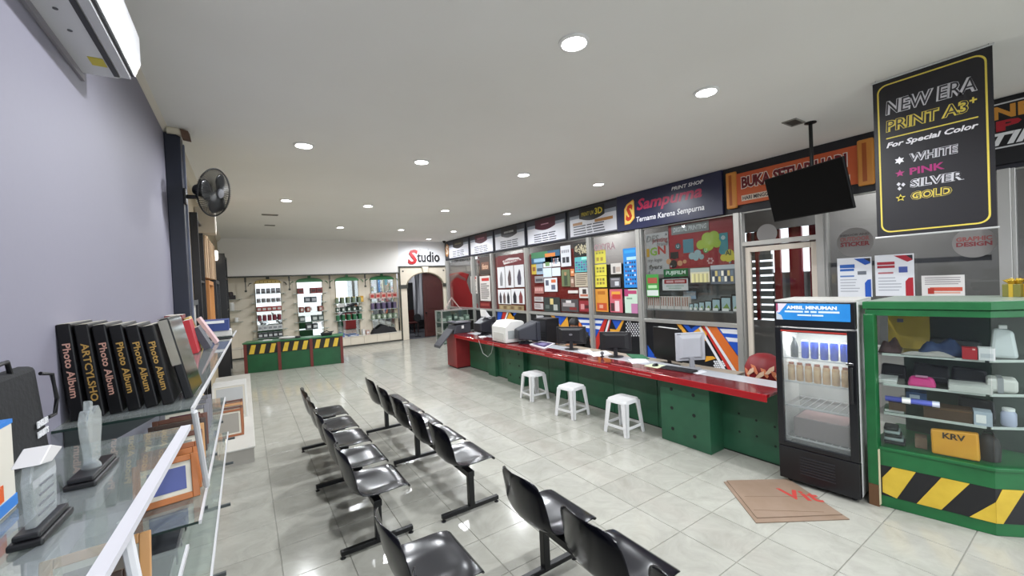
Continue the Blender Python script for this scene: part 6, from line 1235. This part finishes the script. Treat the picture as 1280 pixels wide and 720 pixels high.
for i, zs_ in enumerate(DISP):
    x0, x1 = NX[i]; cx = (x0+x1)/2; hw = (x1-x0)/2
    for k, z in enumerate(zs_):
        c1, c2 = PAL[i][k % len(PAL[i])]
        kind = {0: [3, 2, 0, 1, 0, 0], 1: [0, 0, 2, 0, 0], 2: [1, 2, 1], 3: [0, 1, 2]}[i][k]
        nn_ = {0: 5, 1: 4, 2: 5, 3: 5}[i]; sz = {0: .13, 1: .17, 2: .15, 3: .17}[i]
        gapz = (zs_[k-1]-z) if k else .4
        sz = min(sz, (gapz-.04)/1.4)
        nm = ['box', 'tin', 'mug', 'packet'][kind]; cn_ = ['grey', 'pale grey', 'red', 'maroon', 'white', 'black'][k] if i == 0 else ['maroon', 'slate', 'rust', 'grey green', 'black'][k] if i == 1 else ['olive', 'dark green', 'green'][k] if i == 2 else ['pink', 'violet', 'sage'][k]
        ordn = ['top', 'second', 'third', 'fourth', 'fifth', 'sixth'][k]
        for j in range(nn_):
            if i == 1 and (j+k) % 3 == 1: continue
            x = cx+(-1+2*(j+.5)/nn_)*(hw+(.1 if i in (2, 3) else .0)); goods(i, k, x, z, kind, c1, c2, sz, 'small %s %s on the %s shelf %s' % (cn_, nm, ordn, GW[i]), '%s goods on the %s shelf %s' % (nm, ordn, GW[i]))
    # goods on the plinth
t = thing('gold_box', 'golden yellow box on the shelf under the light green cap', 'box', (NX[2][1]+.09, YM-.12, 1.523)); bx('carton', mat('#c2912c', .4), -.05, .05, -.05, .04, 0, .22, t, bevel=.004); bx('label', mat('#e0b85a', .4), -.035, .035, -.052, -.0505, .05, .15, t)
heap2 = thing('black_cloth_pile', 'pile of black cloth bags on the plinth under the dark green cap', 'cloth', (4.22, YB+.14, .346))
V = []; Fc = []
for a in range(17):
    for b in range(7):
        s_, q = a/16, b/6; h_ = (.30*math.sin(math.pi*s_)**.4*math.sin(math.pi*q)**.5*(.62+.38*abs(math.cos(2*math.pi*s_)))) if 0 < a < 16 and 0 < b < 6 else 0
        V.append((-.47+.94*s_, -.13+.26*q, h_))
for a in range(16):
    for b in range(6): Fc.append((a*7+b, (a+1)*7+b, (a+1)*7+b+1, a*7+b+1))
mb = MB(); mb.add(V, Fc); mb.build('cloth', mat('#121215', .8), heap2, smooth=True); bx('underside', mat('#121215', .8), -.46, .46, -.12, .12, 0, .004, heap2)
for lab, x, w_, h_, c in (('blue flat packet lying on the plinth', 3.15, .35, .05, '#5a6f9a'), ('white bottle box standing on the plinth', 3.50, .09, .2, '#cfccc6'), ('pink box standing on the plinth by the white one', 3.64, .12, .16, '#b99a90'), ('blue bag on the plinth beside the green counter', 2.7, .3, .14, '#5566a0')):
    t = thing('plinth_box', lab, 'box', (x, YB+.12, .346)); bx('carton', mat(c, .5), -w_/2, w_/2, -.08, .08, 0, h_, t, bevel=.006); bx('label', mat('#d9d9d9', .5), -w_*.3, w_*.3, -.082, -.0805, h_*.3, h_*.7, t)
# side shelves in the left corner of the bay
for k, z in enumerate((1.85, 1.5, 1.15)):
    x0 = at(290, 375, y=YM).x; t = thing('display_shelf', '%s glass shelf of three in the far left bay corner' % ['top', 'middle', 'bottom'][k], 'shelf', (x0, YM-.014, z), group='glass shelves in the display bay'); bx('glass_pane', SHELFGLASS, -.28, .26, -.24, 0, -.008, 0, t); bx('front_edge', mat('#8f9a94', .2), -.28, .26, -.244, -.2405, -.01, .001, t); [bx('bracket', mat('#8a8578', .4, .4), s_-.008, s_+.008, -.2, 0, -.03, -.0085, t) for s_ in (-.2, .2)]
    if k == 0: u = thing('black_case', 'black camera like case on the far left corner shelf', 'case', (x0-.06, YM-.12, z+.001)); bx('case', mat('#2a2528', .5), -.16, .16, -.07, .07, 0, .12, u, bevel=.01); MB().lathe([(.07, .1205), (.07, .2), (.05, .23)], 14, M=Matrix.Translation((.03, 0, 0))).build('drum', mat('#3a3236', .5), u)
    if k == 1: u = thing('white_jar', 'white jar on the middle shelf of the far left corner', 'jar', (x0-.02, YM-.12, z+.001)); MB().lathe([(.07, 0), (.075, .02), (.075, .2), (.06, .22)], 14).build('jar', mat('#c9c9c4', .4), u, smooth=True); MB().lathe([(.06, .221), (.06, .25)], 14).build('lid', WHITE, u)
    if k == 2: u = thing('white_mug', 'white mug on the bottom shelf of the far left corner', 'mug', (x0+.08, YM-.12, z+.001)); MB().lathe([(.05, 0), (.055, .01), (.055, .13), (.05, .13), (.045, .02), (0, .015)], 14).build('cup', WHITE, u, smooth=True); MB().tube([(.055, 0, .11), (.09, 0, .1), (.09, 0, .04), (.055, 0, .03)], .008, 6).build('handle', WHITE, u, smooth=True)

# ================================================================== GREEN STRIPED COUNTER
P0 = at(306, 467.4, z=0); P1 = at(430, 453.6, z=0); dx = (P1-P0); GL = dx.length; ga = math.atan2(dx.y, dx.x)
gc = thing('striped_counter', 'green counter with black and yellow striped band before the display bay', 'counter', (P0.x, P0.y, 0), ga)
bx('body', mat('#1d5a35', .4, noise=(4, .6, '#17492b')), 0, GL, .02, .5, 0, .735, gc, bevel=.004); bx('counter_top', mat('#2a6a40', .3), -.02, GL+.02, -.02, .52, .736, .765, gc, bevel=.005)
REDP = mat('#6a2a24', .5)
for k in range(4): bx('post', REDP, k*(GL-.07)/3, k*(GL-.07)/3+.07, -.012, .019, 0, .735, gc, bevel=.003)
for k in range(3):
    a = k*(GL-.07)/3+.071; b = (k+1)*(GL-.07)/3-.001; bx('stripe_band', mat('#141414', .5), a, b, .004, .0195, .46, .72, gc); n_ = (b-a)
    for j in range(3):
        u = a+n_*(.06+.33*j); MB().prism([(u, .475), (u+n_*.16, .475), (u+n_*.24, .70), (u+n_*.09, .70)], 0, .003, M=Matrix(((1, 0, 0, 0), (0, 0, -1, .0038), (0, 1, 0, 0), (0, 0, 0, 1)))).build('yellow_stripe', YELLOW, gc)
GMt = Matrix.Translation((P0.x, P0.y, 0)) @ Matrix.Rotation(ga, 4, 'Z')
for lab, u, w_, h_, c in (('round white plate pile on the striped counter', .95, .26, .05, '#d5d3cf'), ('dark device on the striped counter', 1.2, .12, .05, '#2a2a2c'), ('white folded paper on the striped counter', .5, .2, .012, '#cfd3cf'), ('black basket of cables on the striped counter', 1.9, .3, .07, '#25262a')):
    t = thing('counter_item', lab, 'object', GMt @ Vector((u, .25, .766)), ga)
    if 'plate' in lab: t.name = 'plate_pile'; t['category'] = 'plates'; [MB().lathe([(w_*.5, z), (w_*.75, z+.012), (w_*.75, z+.014)], 20).build('plate', WHITE, t) for z in (0, .0145, .029)]
    elif 'basket' in lab: t.name = 'cable_basket'; t['category'] = 'basket'; MB().hexa([(-w_*.4, -.1, 0), (w_*.4, -.1, 0), (w_*.4, .1, 0), (-w_*.4, .1, 0)], [(-w_*.5, -.12, h_), (w_*.5, -.12, h_), (w_*.5, .12, h_), (-w_*.5, .12, h_)]).build('basket', mat(c, .5), t); MB().tube([(-.1, 0, h_+.012), (0, .05, h_+.05), (.08, -.03, h_+.02), (.18, -.02, h_+.03)], .012).build('cable', BLACK, t, smooth=True)
    elif 'paper' in lab: t.name = 'folded_paper'; t['category'] = 'paper'; bx('sheet', mat(c, .5), -w_/2, w_/2, -.1, .1, 0, h_, t); bx('fold', WHITE, -w_/2, w_*.1, -.1, .1, h_, h_+.004, t)
    else: t.name = 'desk_device'; t['category'] = 'device'; bx('case', mat(c, .4), -w_/2, w_/2, -.06, .06, 0, h_, t, bevel=.008); bx('display', mat('#7a8a8f', .2), -.03, .03, -.04, .0, h_, h_+.002, t)

# ================================================================== FAR GLASS SHOWCASE
sc = thing('glass_showcase', 'aluminium framed glass showcase below the red display', 'showcase', (5.42, 12.55, 0))
SW, SDp, SHh = 1.2, .5, 1.14
for x in (0, SW):
    for y in (0, SDp): bx('post', ALU, x-.02, x+.02, y-.02, y+.02, 0, SHh, sc)
for z in (.02, .40, .76, SHh):
    f = MB(); f.box(.02, SW-.02, -.015, .015, z-.02, z); f.box(.02, SW-.02, SDp-.015, SDp+.015, z-.02, z); f.box(-.015, .015, .02, SDp-.02, z-.02, z); f.box(SW-.015, SW+.015, .02, SDp-.02, z-.02, z); f.build('rail', ALU, sc)
    bx('glass_shelf', SHELFGLASS, .02, SW-.02, .02, SDp-.02, z+.0005, z+.007, sc)
bx('front_glass', GLASS, .02, SW-.02, -.004, 0, .04, SHh-.02, sc); bx('side_glass', GLASS, -.004, 0, .02, SDp-.02, .04, SHh-.02, sc); bx('back_panel', mat('#5c6460', .5), .02, SW-.02, SDp-.008, SDp-.002, .02, SHh-.02, sc)
for k, z in enumerate((.0275, .4075, .7675)):
    for j in range(5):
        t = thing('showcase_item', 'small grey green boxed item on the %s showcase shelf' % ['bottom', 'middle', 'upper'][k], 'box', (5.42+.15+j*.22, 12.8, z), group='boxed items in the glass showcase, %s shelf' % ['bottom', 'middle', 'upper'][k]); h_ = .1+.06*((j*7+k*3) % 3); bx('carton', mat(['#7d8a80', '#4f5a55', '#a5aaa2'][(j+k) % 3], .5), -.08, .08, -.08, .08, 0, h_, t, bevel=.005); bx('label', mat('#c3c9c3', .5), -.05, .05, -.082, -.0805, h_*.3, h_*.7, t)
t = thing('wire_stand', 'pale triangular stand on top of the glass showcase', 'stand', (5.9, 12.75, SHh+.008)); MB().tube([(-.3, 0, .012), (0, 0, .42), (.3, 0, .012)], .012).build('leg', mat('#b9a5a0', .4), t, smooth=True); MB().tube([(-.2, .12, .012), (.0, .02, .38), (.35, .12, .012)], .012).build('leg', mat('#b9a5a0', .4), t, smooth=True); bx('foot', mat('#8f7f7c', .4), -.32, .37, -.02, .14, 0, .012, t)

# ================================================================== STUDIO ROOM THROUGH THE ARCH
bd = thing('photo_backdrop', 'grey white cloth backdrop draped in the studio', 'backdrop', (0, 0, 0)); V = []; Fc = []
for a in range(25):
    for b in range(9):
        x = 5.15+.08*a; z = 3.0-.32*b; V.append((x, 18.0+.05*math.sin(a*1.3+b*.5)+.03*math.sin(a*2.9), z+.0))
for a in range(24):
    for b in range(8): Fc.append((a*9+b, (a+1)*9+b, (a+1)*9+b+1, a*9+b+1))
mb = MB(); mb.add(V, Fc); o = mb.build('cloth', mat('#a9abb2', .8), bd, smooth=True); so = o.modifiers.new('s', 'SOLIDIFY'); so.thickness = .004
MB().tube([(4.9, 18.0, 3.0), (7.0, 18.0, 3.0)], .02).build('roller', mat('#55565a', .4), bd); 
for x in (4.92, 6.98): MB().tube([(x, 18.0, 3.0), (x, 18.0, .01)], .015).build('stand', BLACK, bd)
sp = thing('studio_softbox', 'black boxed studio lamp on a stand inside the arch', 'lamp', (5.5, 16.1, 0)); bx('box', BLACK, -.28, .22, -.1, .25, 1.05, 2.15, sp, bevel=.02); MB().tube([(0, .05, 1.05), (0, .05, .4)], .02).build('pole', BLACK, sp)
for a in (0, 2.1, 4.2): MB().tube([(0, .05, .45), (.3*math.cos(a), .05+.3*math.sin(a), .012)], .012).build('leg', BLACK, sp)
MB().lathe([(.07, 0), (.07, .02), (.03, .03)], 14, M=MBK(-.05, -.1, 1.7)).build('dial', mat('#3c3c40', .4), sp)
ch = thing('studio_chair', 'dark red wooden armchair inside the studio', 'chair', (5.92, 17.1, .006)); CW = mat('#4a1f1e', .45)
bx('seat', CW, -.28, .28, -.25, .25, .40, .46, ch, bevel=.02); bx('backrest', CW, -.28, .28, .2, .27, .47, .98, ch, bevel=.02)
for sx in (-.25, .25):
    for sy in (-.22, .22): bx('leg', CW, sx-.025, sx+.025, sy-.025, sy+.025, 0, .40, ch)
    bx('armrest', CW, sx-.03, sx+.03, -.25, .2, .66, .70, ch, bevel=.01); bx('arm_post', CW, sx-.02, sx+.02, -.22, -.18, .46, .66, ch)
t = thing('round_fan', 'small round black floor fan in the studio doorway', 'fan', (5.66, 15.5, .006)); MB().lathe([(.12, 0), (.12, .02), (.03, .03)], 16).build('foot', BLACK, t); MB().tube([(0, 0, .03), (0, 0, .62)], .015).build('pole', BLACK, t); MB().lathe([(.0, -.05), (.14, -.05), (.16, 0), (.14, .05), (0, .05)], 20, M=MBK(0, 0, .75)).build('head', mat('#1a1a1d', .4), t, smooth=True)

# ================================================================== SEATED PERSON BEHIND THE MONITOR
pe = thing('person', 'person in black shirt with short black hair seated, head bowed over the desk', 'person', (5.42, 6.0, 0))
J = {'pel': (.18, 0, .50, .15), 'sp': (.15, 0, .68, .135), 'ch': (.07, 0, .86, .15), 'nk': (-.02, 0, 1.0, .06), 'hd': (-.075, 0, 1.09, .078), 'tp': (-.095, 0, 1.165, .07)}
E_ = [('pel', 'sp'), ('sp', 'ch'), ('ch', 'nk'), ('nk', 'hd'), ('hd', 'tp')]
for s_, n_ in ((1, 'l'), (-1, 'r')):
    J.update({'sh'+n_: (.05, s_*.17, .90, .072), 'el'+n_: (-.03, s_*.24, .80, .048), 'wr'+n_: (-.24, s_*.16, .775, .03), 'ha'+n_: (-.31, s_*.13, .77, .034), 'hp'+n_: (.14, s_*.1, .49, .095), 'kn'+n_: (-.26, s_*.12, .50, .065), 'an'+n_: (-.24, s_*.12, .09, .042), 'to'+n_: (-.38, s_*.13, .045, .035)})
    E_ += [('ch', 'sh'+n_), ('sh'+n_, 'el'+n_), ('el'+n_, 'wr'+n_), ('wr'+n_, 'ha'+n_), ('pel', 'hp'+n_), ('hp'+n_, 'kn'+n_), ('kn'+n_, 'an'+n_), ('an'+n_, 'to'+n_)]
    for f_ in range(5):
        o2 = (f_-2)*.018; ln_ = [.05, .07, .078, .07, .055][f_]
        if f_ == 0: J['f%d0%s' % (f_, n_)] = (-.31, s_*.13-s_*.04, .77, .010); J['f%d1%s' % (f_, n_)] = (-.35, s_*.13-s_*.06, .765, .009)
        else: J['f%d0%s' % (f_, n_)] = (-.35, s_*.13+s_*o2, .772, .010); J['f%d1%s' % (f_, n_)] = (-.35-ln_*.8, s_*.13+s_*o2, .76, .0085)
        E_ += [('ha'+n_, 'f%d0%s' % (f_, n_)), ('f%d0%s' % (f_, n_), 'f%d1%s' % (f_, n_))]
ks = list(J); me = bpy.data.meshes.new('body'); me.from_pydata([J[k][:3] for k in ks], [(ks.index(a), ks.index(b)) for a, b in E_], [])
bo = bpy.data.objects.new('body', me); COL.objects.link(bo); bo.modifiers.new('skin', 'SKIN'); ss = bo.modifiers.new('sub', 'SUBSURF'); ss.levels = 2; ss.render_levels = 2
for i, k in enumerate(ks): me.skin_vertices[0].data[i].radius = (J[k][3], J[k][3])
me.skin_vertices[0].data[ks.index('pel')].use_root = True
bpy.context.view_layer.update(); bm2 = bpy.data.meshes.new_from_object(bo.evaluated_get(bpy.context.evaluated_depsgraph_get()))
bpy.data.objects.remove(bo); bo = bpy.data.objects.new('body', bm2); COL.objects.link(bo); bo.parent = pe
bm2.materials.clear()
for m in (mat('#141417', .8), mat('#9a6b4e', .55), mat('#23262e', .8)): bm2.materials.append(m)
for p in bm2.polygons:
    c = p.center; p.use_smooth = True
    p.material_index = 1 if (c.z > 1.0 or (c.x < -.2 and c.z > .68)) else (2 if c.z < .6 else 0)
hm = MB(); V = []; Fc = []
for a in range(9):
    th = math.pi*.62*a/8
    for b in range(18):
        ph = 2*math.pi*b/18; V.append((.104*math.sin(th)*math.cos(ph), .092*math.sin(th)*math.sin(ph), .112*math.cos(th)))
for a in range(8):
    for b in range(18): Fc.append((a*18+b, a*18+(b+1) % 18, (a+1)*18+(b+1) % 18, (a+1)*18+b))
hm.add(V, Fc, 0, Matrix.Translation((-.075, 0, 1.135)) @ Matrix.Rotation(R(20), 4, 'Y')); hm.build('hair', mat('#120f0f', .55), pe, smooth=True)
for s_ in (-1, 1): MB().lathe([(0, -.008), (.016, -.006), (.018, 0), (.012, .008), (0, .01)], 10, M=Matrix.Translation((-.07, s_*.088, 1.08)) @ Matrix.Rotation(R(90), 4, 'X')).build('ear', mat('#9a6b4e', .55), pe, smooth=True)
MB().hexa([(-.145, -.012, 1.06), (-.145, .012, 1.06), (-.135, .008, 1.11), (-.135, -.008, 1.11)], [(-.17, -.008, 1.065), (-.17, .008, 1.065), (-.14, .005, 1.11), (-.14, -.005, 1.11)]).build('nose', mat('#9a6b4e', .55), pe)
st = thing('staff_stool', 'dark round stool under the seated person', 'stool', (5.6, 6.0, 0)); MB().lathe([(.17, .33), (.18, .34), (.18, .37), (.16, .385), (0, .385)], 20).build('seat', BLACK, st, smooth=True)
for a in (.8, 2.4, 3.9, 5.5): MB().tube([(.1*math.cos(a), .1*math.sin(a), .335), (.17*math.cos(a), .17*math.sin(a), 0.0)], .014).build('leg', METALBK, st)
